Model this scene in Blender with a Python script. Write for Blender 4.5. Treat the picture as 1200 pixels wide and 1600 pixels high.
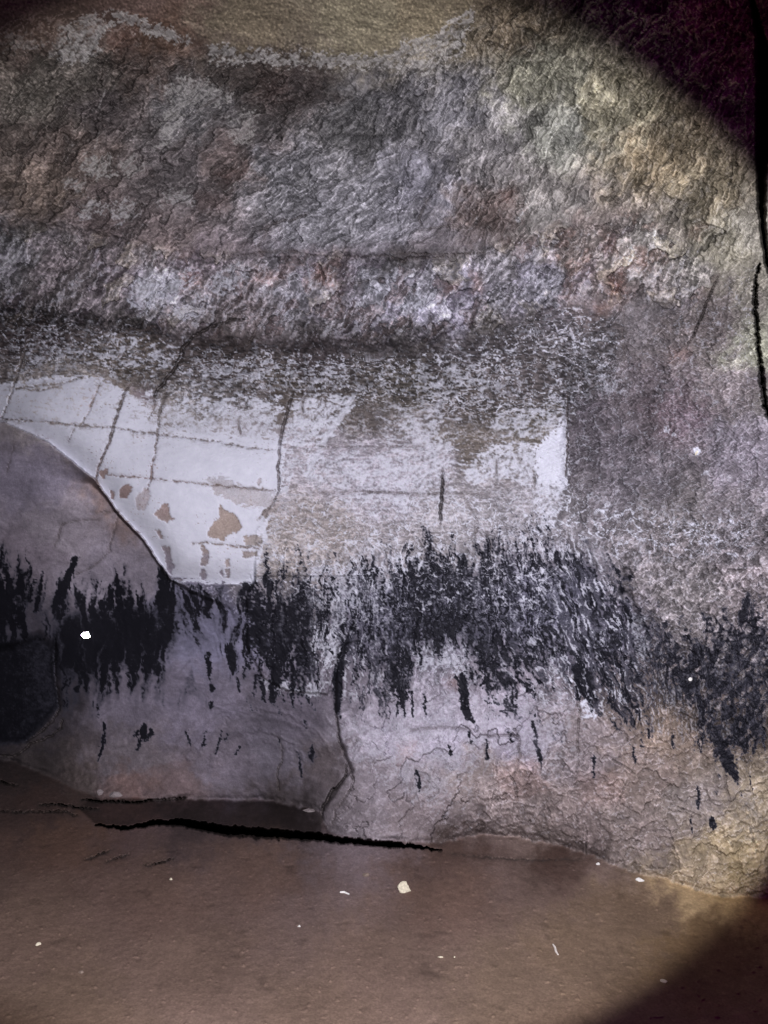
import bpy, math, random
import numpy as np

for _o in list(bpy.data.objects):
    bpy.data.objects.remove(_o)
scene = bpy.context.scene
R = math.radians
F = 1232.0            # focal length in photograph pixels (1200 x 1600 picture)
EYE = 1.5             # height of the lens above the cave floor
f32 = np.float32

# ---------------------------------------------------------------- camera
cam_d = bpy.data.cameras.new('camera')
cam_d.sensor_fit = 'VERTICAL'
cam_d.sensor_height = 24.0
cam_d.lens = 24.0 * F / 1600.0
cam_d.clip_start = 0.05
cam_d.clip_end = 200.0
cam = bpy.data.objects.new('camera', cam_d)
cam.location = (0.0, 0.0, EYE)
cam.rotation_euler = (R(90), 0, 0)
scene.collection.objects.link(cam)
scene.camera = cam

# ---------------------------------------------------------------- world: a lightless cave with a trace of added violet ambient fill
world = bpy.data.worlds.new('World')
scene.world = world
world.use_nodes = True
bg = world.node_tree.nodes['Background']
bg.inputs['Color'].default_value = (0.75, 0.42, 0.85, 1)
bg.inputs['Strength'].default_value = 0.008

# ---------------------------------------------------------------- the hand torch beside the lens
LIGHT = (0.16, -0.02, EYE + 0.34)
def torch(name, colour, energy, px, py, half_px, blend, radius=0.012):
    d = bpy.data.lights.new(name, 'SPOT')
    d.color = colour
    d.energy = energy
    d.spot_size = 2 * math.atan(half_px / F)
    d.spot_blend = blend
    d.shadow_soft_size = radius
    o = bpy.data.objects.new(name, d)
    o.location = LIGHT
    D = 3.6
    from mathutils import Vector
    t = Vector(((px - 600) / F * D, D, EYE + (800 - py) / F * D))
    o.rotation_euler = (t - Vector(LIGHT)).to_track_quat('-Z', 'Y').to_euler()
    scene.collection.objects.link(o)
    return o
CX, CY = 508, 800
torch('torch_core', (0.84, 0.87, 1.0), 530, CX, CY, 926, 0.19)
torch('torch_rim', (1.0, 0.93, 0.82), 255, CX, CY, 916, 0.08)
torch('violet_corner_fill', (0.80, 0.05, 0.95), 24, CX, CY, 1500, 0.3)  # added violet fill, imitates the lens fringe in the dark corners

scene.view_settings.view_transform = 'Standard'
scene.view_settings.look = 'None'
scene.view_settings.gamma = 1.0
scene.view_settings.use_curve_mapping = False
scene.view_settings.exposure = 0.0
scene.cycles.max_bounces = 4

# ================================================================= numpy noise toolbox
def _grads(seed):
    r = np.random.RandomState(seed)
    a = r.rand(256, 256).astype(f32) * 2 * np.pi
    return np.cos(a).astype(f32), np.sin(a).astype(f32)
_gc = {}
def pn(x, y, seed=0):
    """gradient noise, about -0.7 .. 0.7"""
    k = seed % 7
    if k not in _gc: _gc[k] = _grads(k)
    gx, gy = _gc[k]
    x = x + f32(seed * 37.31); y = y + f32(seed * 91.7)
    xf = np.floor(x); yf = np.floor(y)
    xi = xf.astype(np.int32) & 255; yi = yf.astype(np.int32) & 255
    fx = (x - xf).astype(f32); fy = (y - yf).astype(f32)
    u = fx * fx * fx * (fx * (fx * 6 - 15) + 10); v = fy * fy * fy * (fy * (fy * 6 - 15) + 10)
    x1 = (xi + 1) & 255; y1 = (yi + 1) & 255
    def d(i, j, a, b): return gx[j, i] * a + gy[j, i] * b
    n0 = d(xi, yi, fx, fy); n1 = d(x1, yi, fx - 1, fy)
    m0 = d(xi, y1, fx, fy - 1); m1 = d(x1, y1, fx - 1, fy - 1)
    a = n0 + u * (n1 - n0); b = m0 + u * (m1 - m0)
    return a + v * (b - a)
def fbm(x, y, seed=0, o=4, g=0.5):
    s = 0; a = 1.0; t = 0
    for i in range(o):
        s = s + a * pn(x, y, seed + i * 3); t += a * 0.55
        x = x * 2.03; y = y * 2.03; a *= g
    return (s / t).astype(f32)
def ridge(x, y, seed=0, o=3):
    s = 0; a = 1.0; t = 0
    for i in range(o):
        s = s + a * (1 - np.abs(pn(x, y, seed + i * 5)) * 2.2); t += a
        x = x * 2.07; y = y * 2.07; a *= 0.5
    return (s / t).astype(f32)
def sm(a, b, x):
    t = np.clip((x - a) / (b - a), 0, 1)
    return t * t * (3 - 2 * t)
_wr = {}
def worley(x, y, seed=0, jit=0.9):
    """F1, F2, random value of the nearest cell, offset to its point"""
    if seed not in _wr:
        r = np.random.RandomState(seed + 500)
        _wr[seed] = (r.rand(256, 256).astype(f32), r.rand(256, 256).astype(f32), r.rand(256, 256).astype(f32))
    jx, jy, jv = _wr[seed]
    xf = np.floor(x); yf = np.floor(y)
    F1 = np.full(x.shape, 9, f32); F2 = F1.copy(); val = np.zeros(x.shape, f32)
    ox = val.copy(); oy = val.copy()
    for dy in (-1, 0, 1):
        for dx in (-1, 0, 1):
            i = (xf + dx).astype(np.int32) & 255; j = (yf + dy).astype(np.int32) & 255
            ex = xf + dx + 0.5 + (jx[j, i] - 0.5) * jit - x
            ey = yf + dy + 0.5 + (jy[j, i] - 0.5) * jit - y
            d = np.sqrt(ex * ex + ey * ey)
            near = d < F1
            F2 = np.where(near, F1, np.minimum(F2, d))
            F1 = np.where(near, d, F1)
            val = np.where(near, jv[j, i], val)
            ox = np.where(near, ex, ox); oy = np.where(near, ey, oy)
    return F1, F2, val, ox, oy
def rot(x, y, deg, long, short):
    """coordinates along / across a grain that runs at deg above the horizontal (v points down)"""
    c = math.cos(R(deg)); s = math.sin(R(deg))
    return (x * c - y * s) / long, (x * s + y * c) / short

# ================================================================= the grid of the rock surface
STEP = 1.6
def axis(lo, hi):
    core = list(np.arange(lo, hi + 0.01, STEP))
    a = []; s = STEP; x = lo
    while x > lo - 520:
        s = min(s * 1.09, 26); x -= s; a.append(x)
    b = []; s = STEP; x = core[-1]
    while x < hi + 520:
        s = min(s * 1.09, 26); x += s; b.append(x)
    return np.array(a[::-1] + core + b, f32)
us = axis(-16, 1216); vs = axis(-16, 1616)
U, V = np.meshgrid(us, vs)
NV, NU = U.shape
W1 = fbm(U / 40, V / 40, 1, 4); W2 = fbm(U / 40, V / 40, 2, 4)      # shared warps
W3 = fbm(U / 11, V / 11, 3, 3); W4 = fbm(U / 11, V / 11, 4, 3)

def win(x0, x1, y0, y1):
    i0, i1 = np.searchsorted(us, [x0, x1]); j0, j1 = np.searchsorted(vs, [y0, y1])
    return slice(j0, j1), slice(i0, i1)
def poly_sd(pts, pad=60, warp=0.0, warp_big=0.0):
    """signed distance (negative inside) in a window round the polygon"""
    P = np.array(pts, f32)
    w = win(P[:, 0].min() - pad, P[:, 0].max() + pad, P[:, 1].min() - pad, P[:, 1].max() + pad)
    x = U[w] + warp * W3[w] * 2 + warp_big * W1[w]; y = V[w] + warp * W4[w] * 2 + warp_big * W2[w]
    d = np.full(x.shape, 1e9, f32); ins = np.zeros(x.shape, bool)
    n = len(P)
    for i in range(n):
        ax, ay = P[i]; bx, by = P[(i + 1) % n]
        ex, ey = bx - ax, by - ay
        t = np.clip(((x - ax) * ex + (y - ay) * ey) / (ex * ex + ey * ey + 1e-6), 0, 1)
        d = np.minimum(d, (x - ax - t * ex) ** 2 + (y - ay - t * ey) ** 2)
        c = (ay > y) != (by > y)
        ins ^= c & (x < (bx - ax) * (y - ay) / (by - ay + 1e-9) + ax)
    d = np.sqrt(d)
    return w, np.where(ins, -d, d)
def region(pts, soft=20, warp=0.0, warp_big=0.0):
    """0..1 map of the whole grid"""
    m = np.zeros(U.shape, f32)
    w, d = poly_sd(pts, soft + 30 + warp * 2 + warp_big, warp, warp_big)
    m[w] = sm(soft, -soft, d)
    return m
def line_d(pts, pad=14, wob=1.3):
    """distance to a polyline and the width interpolated along it; points are (u, v, width)"""
    P = np.array(pts, f32)
    w = win(P[:, 0].min() - pad, P[:, 0].max() + pad, P[:, 1].min() - pad, P[:, 1].max() + pad)
    x = U[w] + wob * W3[w] * 4; y = V[w] + wob * W4[w] * 4
    best = np.full(x.shape, 1e9, f32); wd = np.zeros(x.shape, f32)
    for i in range(len(P) - 1):
        ax, ay, aw = P[i]; bx, by, bw = P[i + 1]
        ex, ey = bx - ax, by - ay
        t = np.clip(((x - ax) * ex + (y - ay) * ey) / (ex * ex + ey * ey + 1e-6), 0, 1)
        q = np.sqrt((x - ax - t * ex) ** 2 + (y - ay - t * ey) ** 2)
        k = q < best
        best = np.where(k, q, best); wd = np.where(k, aw + t * (bw - aw), wd)
    return w, best, wd

# ================================================================= large form: depth of the rock in metres
CP = [(-520,-500,3.2),(100,-500,2.7),(600,-500,2.5),(1200,-500,2.2),(1700,-500,2.0),
 (-520,100,4.2),(0,0,3.55),(300,0,3.4),(600,0,3.25),(900,0,3.05),(1170,0,2.75),(1700,100,2.3),
 (0,110,3.95),(400,110,3.75),(700,80,3.5),(1000,150,3.25),(1170,200,2.95),
 (100,250,4.1),(500,250,3.9),(800,250,3.65),(1100,300,3.15),
 (0,380,4.25),(300,390,4.08),(600,390,3.85),(900,400,3.5),(1165,420,3.05),
 (0,450,4.22),(300,460,4.05),(600,460,3.85),(880,450,3.5),
 (0,540,4.4),(300,550,4.2),(600,560,3.98),(850,560,3.65),(1150,560,3.05),
 (60,640,4.16),(300,700,4.0),(600,700,3.86),(860,720,3.62),(1000,700,3.42),(1180,720,3.05),
 (300,880,3.98),(600,900,3.8),(900,900,3.48),(1150,900,3.08),
 (30,1050,4.75),(300,1050,4.2),(450,1080,4.08),(600,1080,3.8),(900,1080,3.45),(1150,1080,3.1),
 (0,1190,4.85),(300,1250,4.2),(480,1265,4.0),(600,1300,3.72),(900,1330,3.42),(1080,1390,3.16),(1200,1400,3.08),
 (-520,700,5.2),(-520,1200,5.6),(-520,1700,5.6),(1700,700,2.5),(1700,1400,2.6),(600,1700,3.7),(1200,1800,3.0),(0,1700,4.8)]
cp = np.array(CP, np.float64)
def tps(px, py, cx, cy, cw=None):
    r2 = ((px - cx) ** 2 + (py - cy) ** 2) / 1e6
    return r2 * np.log(r2 + 1e-9) * 0.5
n = len(cp)
A = np.zeros((n + 3, n + 3))
for i in range(n):
    A[i, :n] = tps(cp[i, 0], cp[i, 1], cp[:, 0], cp[:, 1])
A[:n, :n] += np.eye(n) * 0.0008
A[:n, n] = 1; A[:n, n + 1] = cp[:, 0] / 1000; A[:n, n + 2] = cp[:, 1] / 1000
A[n:, :n] = A[:n, n:].T
sol = np.linalg.solve(A, np.concatenate([cp[:, 2], [0, 0, 0]]))
D = np.full(U.shape, sol[n], f32) + f32(sol[n + 1]) * U / 1000 + f32(sol[n + 2]) * V / 1000
for i in range(n):
    D += f32(sol[i]) * tps(U, V, f32(cp[i, 0]), f32(cp[i, 1])).astype(f32)
DM = D.copy()                                   # smooth depth, kept for the tint of the rock

# floor line where the wall stands in the dirt
JL = np.array([(-520,1120),(-100,1165),(0,1185),(60,1205),(110,1230),(150,1246),(250,1250),(330,1249),(430,1252),(500,1266),
               (512,1300),(560,1312),(640,1318),(700,1314),(745,1303),(800,1305),(860,1318),(920,1336),(985,1362),(1040,1372),(1090,1392),(1150,1402),(1210,1400),(1700,1480)], f32)
jline = np.interp(us, JL[:, 0], JL[:, 1]).astype(f32)[None, :] + W1 * 5 + W3 * 4
# ================================================================= masks
# --- regions
ceiling = region([(-560,-560),(-560,60),(-60,45),(60,20),(150,12),(250,40),(310,66),(390,82),(500,86),(600,84),(660,66),(710,42),(770,-5),(900,-100),(1740,-560)], 6, 3, 4)
upright = region([(560,130),(640,95),(760,10),(900,-60),(1240,-60),(1182,200),(1184,390),(1120,420),(900,330),(780,390),(700,380),(650,260),(560,240)], 45, 5, 20)
upleft  = region([(-560,80),(120,60),(300,80),(560,130),(620,260),(560,390),(300,390),(-560,350)], 35, 5, 20)
mid     = region([(380,200),(640,120),(700,260),(780,380),(600,395),(330,390)], 40, 5, 20)
band    = region([(-560,350),(80,355),(300,395),(700,400),(860,360),(1000,330),(1120,420),(1090,480),(900,470),(760,520),(640,540),(300,520),(-560,480)], 16, 4, 10)
brown2  = region([(-560,490),(80,490),(300,525),(640,545),(760,520),(880,470),(980,500),(960,590),(890,640),(840,680),(640,640),(450,620),(330,640),(240,620),(190,590),(80,585),(20,600),(-560,640)], 22, 5, 16)
slab    = region([(9,660),(-560,640),(-560,600),(20,600),(85,590),(150,588),(190,604),(250,625),(440,640),(437,700),(436,765),(418,800),(400,830),(398,912),(340,916),(290,912),(268,905),(250,880),(225,842),(185,800),(150,750),(75,690)], 1.2, .6)
slabfull= region([(9,660),(-560,640),(-560,560),(440,560),(900,560),(885,700),(880,780),(860,830),(640,860),(480,900),(395,912),(340,916),(290,912),(268,905),(250,880),(225,842),(185,800),(150,750),(75,690)], 1.2, .6)
alcove  = region([(9,660),(75,690),(150,750),(185,800),(225,842),(250,880),(268,905),(300,925),(360,950),(386,1010),(412,1060),(450,1085),(520,1090),(528,1125),(548,1200),(520,1300),(150,1330),(-560,1330),(-560,660)], 3, .6)
right   = region([(886,540),(930,470),(1090,470),(1184,400),(1740,400),(1740,800),(1100,850),(900,800),(882,760),(887,640),(887,600)], 12, 3, 5) * sm(500, 620, V + (U - 886) * .6)
crumb   = region([(900,800),(1000,830),(1240,800),(1240,1130),(1120,1190),(1040,1110),(990,1030),(960,900)], 35, 5, 14)
lowright= region([(900,1080),(1000,1090),(1100,1170),(1240,1100),(1740,1100),(1740,1600),(880,1600),(700,1330),(745,1260),(765,1200),(900,1160)], 22, 4, 14)
lowmid  = region([(528,1110),(600,1080),(760,1080),(880,1060),(900,1180),(800,1250),(820,1330),(540,1330),(515,1290),(548,1220)], 14, 4, 8)
fluted  = region([(395,900),(440,860),(560,870),(620,850),(700,850),(860,800),(930,860),(1000,960),(1060,1010),(1240,960),(1240,1130),(1100,1170),(900,1110),(720,1080),(560,1100),(400,1070),(385,980)], 14, 4, 8)
webzone = region([(420,780),(560,760),(760,770),(880,760),(1000,790),(1180,800),(1180,870),(960,880),(900,850),(860,960),(600,970),(430,930),(400,860)], 25, 4, 10)

# --- fields of direction for the streaks (they lean to the right on the right)
lean = np.interp(us, [-560, 270, 300, 330, 360, 740, 860, 1000, 1100, 1740], [0, 0, .45, .45, 0, 0, .36, .36, .12, 0]).astype(f32)[None, :]
SU = U - lean * (V - 950) + W1 * 10 + W3 * 3
streak_big = fbm(SU / 13, V / 110, 11, 3)
streak_mid = fbm(SU / 4.5, V / 44, 12, 4)
streak_fine = fbm(SU / 2.8, V / 17, 13, 3)
grain = fbm(U / 4, V / 4, 14, 3)
mixn = .55 * grain + .6 * fbm(U / 9, V / 6, 16, 3) + .45 * fbm(U / 26, V / 16, 17, 3)
blotch = fbm(U / 60, V / 45, 15, 4)

# --- soot band
SB = np.array([(-560,900,1040,.9),(0,885,1010,.95),(18,890,985,.9),(30,900,975,.75),(48,905,962,.55),(70,925,975,.35),(85,930,1000,.6),(100,955,1040,.8),(115,955,1040,.85),(140,945,1048,.95),
 (175,935,1052,1.),(215,945,1035,1.),(240,950,1025,.95),(262,915,1010,1.),(275,925,985,.65),(300,920,975,.6),(320,925,970,.6),(345,925,985,.5),(360,940,1045,.45),(378,930,1020,.6),(388,925,1035,1.),
 (420,925,1060,1.),(452,915,1062,.95),(478,890,1065,1.),(490,920,1060,.72),(512,900,1000,.78),(524,900,1000,.74),(534,925,1020,.7),(548,890,1075,.6),(566,880,1075,.74),(590,885,1085,.74),(612,885,1095,.8),(632,880,1090,.95),(650,874,1010,1.),
 (672,872,1000,1.),(700,872,1000,.98),(722,870,1000,.92),(745,865,1040,.85),(770,860,1080,.85),(800,855,1070,.8),(830,850,1055,.75),(860,845,1050,.8),(890,850,1080,.85),(915,865,1115,.9),
 (940,880,1115,.9),(965,900,1095,.8),(985,925,1070,.7),(1010,965,1075,.85),(1035,985,1095,.95),(1060,1000,1120,1.),(1090,995,1165,1.1),(1120,995,1195,1.1),(1150,985,1170,1.05),(1180,965,1140,1.),(1215,940,1125,1.),(1740,940,1120,.8)], f32)
UL = U - lean * (V - 950) * 0.9
top = np.interp(UL, SB[:, 0], SB[:, 1]).astype(f32); bot = np.interp(UL, SB[:, 0], SB[:, 2]).astype(f32); st = np.interp(UL, SB[:, 0], SB[:, 3]).astype(f32)
edge_n = fbm(SU / 16, V / 70, 18, 2); LF = sm(400, 350, U)
e1 = V - (top - 6 - streak_mid * 18 - edge_n * 50 - mixn * 16)
e2 = (bot + 2 + streak_mid * 24 + (edge_n + LF * .8 * streak_big) * 60 + mixn * 18) - V
LF = sm(400, 350, U)
band_s = sm(-40, 34, e1) * sm(-42, 36, e2)
sval = band_s * st
bd = sval * 1.52 + (streak_mid * 0.60 + streak_big * 0.55 + streak_fine * (.70 - .40 * LF) + (grain * 0.45 + mixn * .45) * (1 - .75 * LF) + .30 * LF * edge_n) * 1.25 - 0.84 + 0.35 * (st - 0.8)
soot = sm(-0.50 - .15 * LF, 0.52 + .1 * LF, bd)
soot *= (band_s > 0.02)
wash = sm(-60, 50, e1) * sm(-70 - 40 * LF, 60, e2) * st * np.clip(.50 + .38 * LF + .5 * streak_big + .35 * streak_mid + .2 * grain, 0, .7 + .18 * LF)
soot = np.maximum(soot, wash * .95)
# smoke-stained haze of the plaster round the band on the left
stain = np.clip(region([(85,985),(110,960),(270,945),(270,1005),(230,1035),(110,1060),(86,1040)], 26, 4, 12) + .55 * region([(-60,985),(40,985),(84,1000),(84,1050),(20,1040),(-60,1040)], 26, 4, 10), 0, 1)
soot *= np.clip(.90 + .5 * mixn + .4 * edge_n, .55, 1)
soot = np.maximum(soot, stain * (0.86 + 0.4 * streak_big + .3 * streak_mid))
# single black runs (u, v, width)
RUNS = [
 [(118,872,7),(112,890,11),(103,910,15),(95,930,18),(86,945,10),(83,958,4)],
 [(66,895,2),(64,915,7),(60,935,9),(56,955,6)], [(54,905,2),(49,925,6),(47,940,4)],
 [(4,850,1),(3,865,4),(0,885,7)],[(10,890,6),(14,910,12),(12,940,14)],
 [(270,912,5),(270,930,9),(268,955,10),(266,985,12)], [(283,918,2),(294,940,7),(300,958,5)], [(297,925,2),(306,945,6),(312,962,3)],
 [(320,925,3),(326,940,16),(322,958,8),(328,965,3)],[(336,932,3),(342,945,7),(347,958,2)],[(172,918,7),(174,932,9),(174,950,5)],[(188,935,6),(189,948,8)],
 [(214,922,2),(216,940,5),(217,960,4)],[(247,925,2),(249,950,6),(249,965,3)],[(158,940,8),(160,958,10)],
 [(175,1035,3),(180,1060,5),(184,1083,2)],[(200,1050,3),(202,1065,6),(204,1072,5)],[(158,1060,3),(160,1080,3)],
 [(325,1020,6),(326,1040,9),(328,1062,3)],[(358,1012,14),(362,1030,16),(363,1052,3)],[(381,1020,4),(385,1035,4),(392,1045,2)],[(330,1072,7),(331,1077,8)],[(330,1098,4),(331,1105,6)],
 [(399,1055,3),(398,1075,3)],[(409,1065,7),(411,1078,8),(413,1095,3)],[(424,1085,6),(427,1096,5)],[(432,1082,3),(430,1092,3)],[(453,1085,4),(457,1100,2),(461,1108,1)],[(441,1085,3),(444,1097,2)],[(480,1088,3),(486,1100,2),(490,1108,1)],
 [(381,1042,3),(381,1058,3)],[(372,1060,3),(374,1078,3)],
 [(555,975,5),(545,1005,10),(535,1025,16),(528,1050,17),(528,1080,15),(529,1105,9),(530,1122,4)],[(522,1050,6),(526,1080,10),(527,1110,8)],
 [(520,975,1),(530,995,3),(538,1006,3)],[(556,930,3),(556,960,5),(548,990,5)],
 [(612,1040,9),(622,1065,16),(628,1085,9),(631,1106,3)],[(600,1050,2),(602,1085,3),(603,1120,2)],[(644,1080,3),(645,1120,2)],[(663,1085,3),(665,1118,2)],
 [(722,1055,8),(726,1080,16),(726,1105,14),(733,1122,12),(740,1128,3)],[(712,1058,4),(722,1070,9)],[(762,1060,5),(762,1085,3)],[(806,1068,3),(806,1090,3)],[(834,1075,3),(835,1090,3)],
 [(833,1128,5),(838,1160,6),(845,1190,5),(848,1206,2)],[(865,1142,3),(867,1155,2)],[(877,1146,3),(878,1158,2)],[(701,1165,2),(703,1178,5)],[(651,1205,4),(655,1222,7),(656,1234,3)],[(733,1145,3),(735,1160,2)],[(795,1145,4),(800,1158,2)],[(760,1155,3),(761,1185,3)],
 [(905,1045,24),(915,1075,26),(930,1100,16),(938,1118,4)],[(901,1065,8),(904,1090,9)],
 [(152,1106,3),(153,1118,4)],[(163,1130,2),(163,1145,5),(158,1175,4),(152,1190,1)],[(225,1135,8),(224,1146,14),(228,1152,12)],[(235,1140,6),(236,1146,6)],[(215,1142,6),(214,1148,8)],[(219,1155,5),(215,1172,2)],
 [(347,1143,2),(341,1162,3),(337,1178,1)],[(321,1145,3),(318,1165,2)],[(355,1147,3),(352,1158,2)],[(292,1145,4),(294,1155,3),(297,1165,2)],[(374,1168,3),(367,1180,2)],
 [(486,1168,4),(488,1180,8),(488,1190,3)],[(466,1175,1),(469,1195,2),(471,1213,3)],[(475,1125,1),(479,1138,2)],[(435,1155,1),(437,1165,1)],
 [(1125,1150,6),(1128,1175,10),(1132,1196,5)],[(1012,1140,5),(1013,1150,5)],[(1050,1148,2),(1052,1165,4),(1052,1170,1)],[(1002,1155,2),(1004,1166,3)],[(990,1170,3),(993,1190,4)],[(1090,1230,4),(1092,1245,5),(1090,1262,3)],[(1112,1280,8),(1114,1290,10)],[(1079,1280,2),(1082,1300,2)],[(927,1185,5),(928,1200,3),(927,1215,2)],
 [(945,860,2),(955,880,5),(968,900,6)],[(965,915,16),(975,935,14),(980,960,8)],[(1170,930,10),(1160,960,12),(1158,990,8)],
 [(975,905,10),(985,902,8)]]
for r_ in RUNS:
    w, d, wd = line_d(r_, 26, 0.55)
    e = d - wd * 0.46 + streak_fine[w] * 3.4 + grain[w] * 3.0
    soot[w] = np.maximum(soot[w], sm(2.2, -1.8, e) * 0.96)

lft0 = region([(-560,1000),(20,1000),(60,990),(86,1010),(88,1060),(93,1105),(40,1160),(-560,1185)], 8, .8, 3)
soot = np.maximum(soot, lft0 * np.clip(.60 + .25 * mixn + .22 * sm(90, 0, U), 0, .86))  # smoke haze, plus the shade of the left recess painted in as soot
# --- calcite (white flowstone)
cal = np.zeros(U.shape, f32)
hwave = fbm(U / 26 + W1 * .6, V / 5.5 + W2 * 1.2, 21, 4)                 # flat horizontal ripples
hw2 = fbm(U / 11, V / 3.6, 22, 3)
def lay(w_, m): cal[w_] = np.maximum(cal[w_], m)
hat = fbm(*rot(U + W1 * 10, V + W2 * 10, 42, 22, 5), 19, 4, .6)
def cpatch(pts, soft, amt, thr=0.0, tex=None, warp=2, big=4):
    soft, amt = (soft * 2.0, amt * .86) if soft > 3 and amt < .94 else (soft, amt)
    if amt < .6: big = big + 8
    w, d = poly_sd(pts, soft + 40, warp, big)
    inn = sm(soft, -soft, d)
    t = (tex * .9 + mixn * .45 if tex is not None else mixn * .8 + hat * .8)[w]
    lay(w, amt * np.clip(1 + (1.3 * mixn[w] + 1.2 * hat[w] if amt < .94 else 0), .15, 1.2) * sm(-.22, .22, inn * 1.25 - 0.62 + t * 1.15 - thr) * sm(0, .12, inn))
vis = slabfull
# the clean white slab: solid low on the left, breaking up towards the top
cpatch([(9,658),(-560,640),(-560,605),(14,603),(85,592),(150,592),(192,612),(240,650),(250,672),(440,690),(437,765),(416,800),(402,830),(396,910),(268,905),(250,880),(225,842),(185,800),(150,750),(75,690)], 9, 1.0, -0.42, hw2, .4, 0)
cpatch([(196,615),(250,620),(440,620),(440,700),(300,690),(245,680),(190,655)], 14, .90, .16, hwave, 1, 3)
cpatch([(455,620),(555,612),(540,650),(505,695),(440,700),(445,660)], 12, .78, .14, hwave, 1, 4)
cpatch([(440,705),(640,700),(720,720),(700,790),(560,790),(480,740),(440,760)], 20, .64, .14, hwave, 1, 4)
cpatch([(610,655),(660,645),(700,650),(715,700),(718,740),(690,760),(640,765),(610,700)], 22, .62, .14, hwave, 1, 6)
cpatch([(725,745),(735,720),(760,700),(800,690),(840,690),(862,690),(884,640),(886,740),(880,780),(862,830),(845,830),(838,770),(810,750),(775,745),(740,760)], 7, .72, .06, hwave, 1, 4)
cpatch([(838,700),(884,660),(885,755),(840,752)], 8, 1.0, -.3, grain, .5, 1)
cpatch([(760,640),(850,620),(886,610),(884,690),(800,690),(770,690)], 20, .6, .24, hwave, 1, 6)
cpatch([(640,560),(760,560),(770,620),(640,620)], 30, .55, .30, hwave, 1, 8)
cpatch([(600,620),(720,610),(700,680),(600,690)], 25, .5, .26, hwave, 1, 8)
cpatch([(20,520),(290,525),(300,600),(180,590),(30,590)], 26, .62, .50, fbm(U / 17, V / 6.5, 23, 4), 1, 8)
cpatch([(300,545),(560,560),(560,620),(290,620)], 22, .58, .52, fbm(U / 19, V / 5, 24, 4), 1, 8)
for p_, s_, a_, t_ in [
  ([(262,135),(300,118),(362,138),(345,160),(300,175),(275,200),(262,225),(245,240),(255,190),(265,160)], 9, .52, .0),
  ([(360,180),(395,175),(402,200),(385,228),(360,225)], 10, .5, .0), ([(128,262),(140,246),(170,250),(178,272),(150,278)], 6, .6, -.05),
  ([(186,252),(215,248),(224,265),(205,272)], 7, .5, .05), ([(150,320),(215,318),(225,330),(195,346),(160,338)], 9, .55, .05), ([(255,300),(290,288),(300,320),(245,322)], 9, .45, .0),
  ([(100,285),(125,280),(138,305),(120,300)], 6, .5, .05), ([(128,330),(140,310),(152,315),(145,340),(122,340)], 5, .55, .0),
  ([(103,48),(125,30),(165,18),(172,45),(160,62),(150,85),(128,98),(92,92),(95,70)], 6, .62, -.05), ([(0,50),(40,55),(75,72),(60,78),(0,84)], 8, .42, .05), ([(80,70),(105,40),(112,50),(88,95),(76,90)], 5, .45, .0),
  ([(165,15),(215,25),(300,62),(260,62),(190,40)], 5, .6, -.05), ([(330,72),(400,82),(600,86),(690,50),(735,20),(720,70),(690,110),(560,105),(400,98),(330,95)], 7, .62, -.12),
  ([(210,440),(250,425),(300,430),(295,450),(250,480),(205,475)], 12, .55, .05), ([(325,440),(380,410),(390,425),(340,470)], 7, .55, .0), ([(255,495),(290,470),(330,465),(300,500)], 7, .5, .05),
  ([(635,465),(680,455),(690,470),(660,485),(640,478)], 6, .55, -.05), ([(840,375),(868,370),(862,390),(835,395)], 7, .45, 0), ([(805,340),(818,332),(812,348)], 3, .6, 0),
  ([(780,590),(800,585),(800,620),(770,610)], 12, .4, .1), ([(935,600),(970,590),(980,605),(950,615)], 12, .42, .1),
  ([(1082,700),(1090,698),(1092,712),(1086,708)], 2, .8, -.2), ([(1040,665),(1058,670),(1052,682)], 4, .55, 0), ([(1100,740),(1112,735),(1108,748)], 4, .5, 0),
  ([(908,1105),(920,1092),(928,1110),(934,1122),(910,1122)], 4, .85, -.1), ([(870,1058),(888,1055),(896,1064),(885,1062)], 3, .85, -.1), ([(850,1025),(870,1045),(885,1055),(865,1050)], 6, .6, 0),
  ([(480,985),(520,970),(548,985),(530,1010),(515,1045),(500,1020),(490,1040)], 9, .85, -.02), ([(500,1045),(515,1040),(500,1085),(420,1078),(408,1064),(470,1070)], 5, .62, .0), ([(475,885),(530,880),(590,880),(640,895),(600,960),(560,960),(540,985),(515,950),(480,960)], 14, .6, .22),
  ([(640,1010),(690,1000),(740,1010),(745,1060),(700,1050),(650,1040)], 14, .55, .0), ([(600,870),(630,868),(634,890),(622,890)], 5, .9, -.1),([(638,872),(655,870),(672,905),(665,915),(652,890)], 5, .9, -.1),
  ([(540,1130),(600,1120),(700,1090),(880,1080),(895,1150),(860,1190),(780,1170),(740,1190),(720,1240),(690,1255),(650,1240),(600,1200),(560,1190)], 26, .34, .02),
  ([(725,1090),(890,1080),(892,1120),(740,1140)], 16, .30, .05), ([(400,760),(430,775),(410,800),(415,830),(405,870),(396,910),(390,900),(398,830)], 4, .85, -.05),
  ([(975,955),(1000,960),(1015,1010),(1020,1030),(1005,1030)], 6, .5, -.05),([(925,980),(940,975),(950,1025),(935,1030)], 6, .55, 0),([(1160,1240),(1200,1260),(1200,1330),(1170,1310)], 20, .22, .0)]:
    cpatch(p_, s_, a_, t_, None, 2, 3)
cpatch([(396,912),(416,800),(440,765),(500,690),(500,760),(450,800),(430,850),(425,900)], 12, .75, .12, None, 2, 6)
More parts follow.
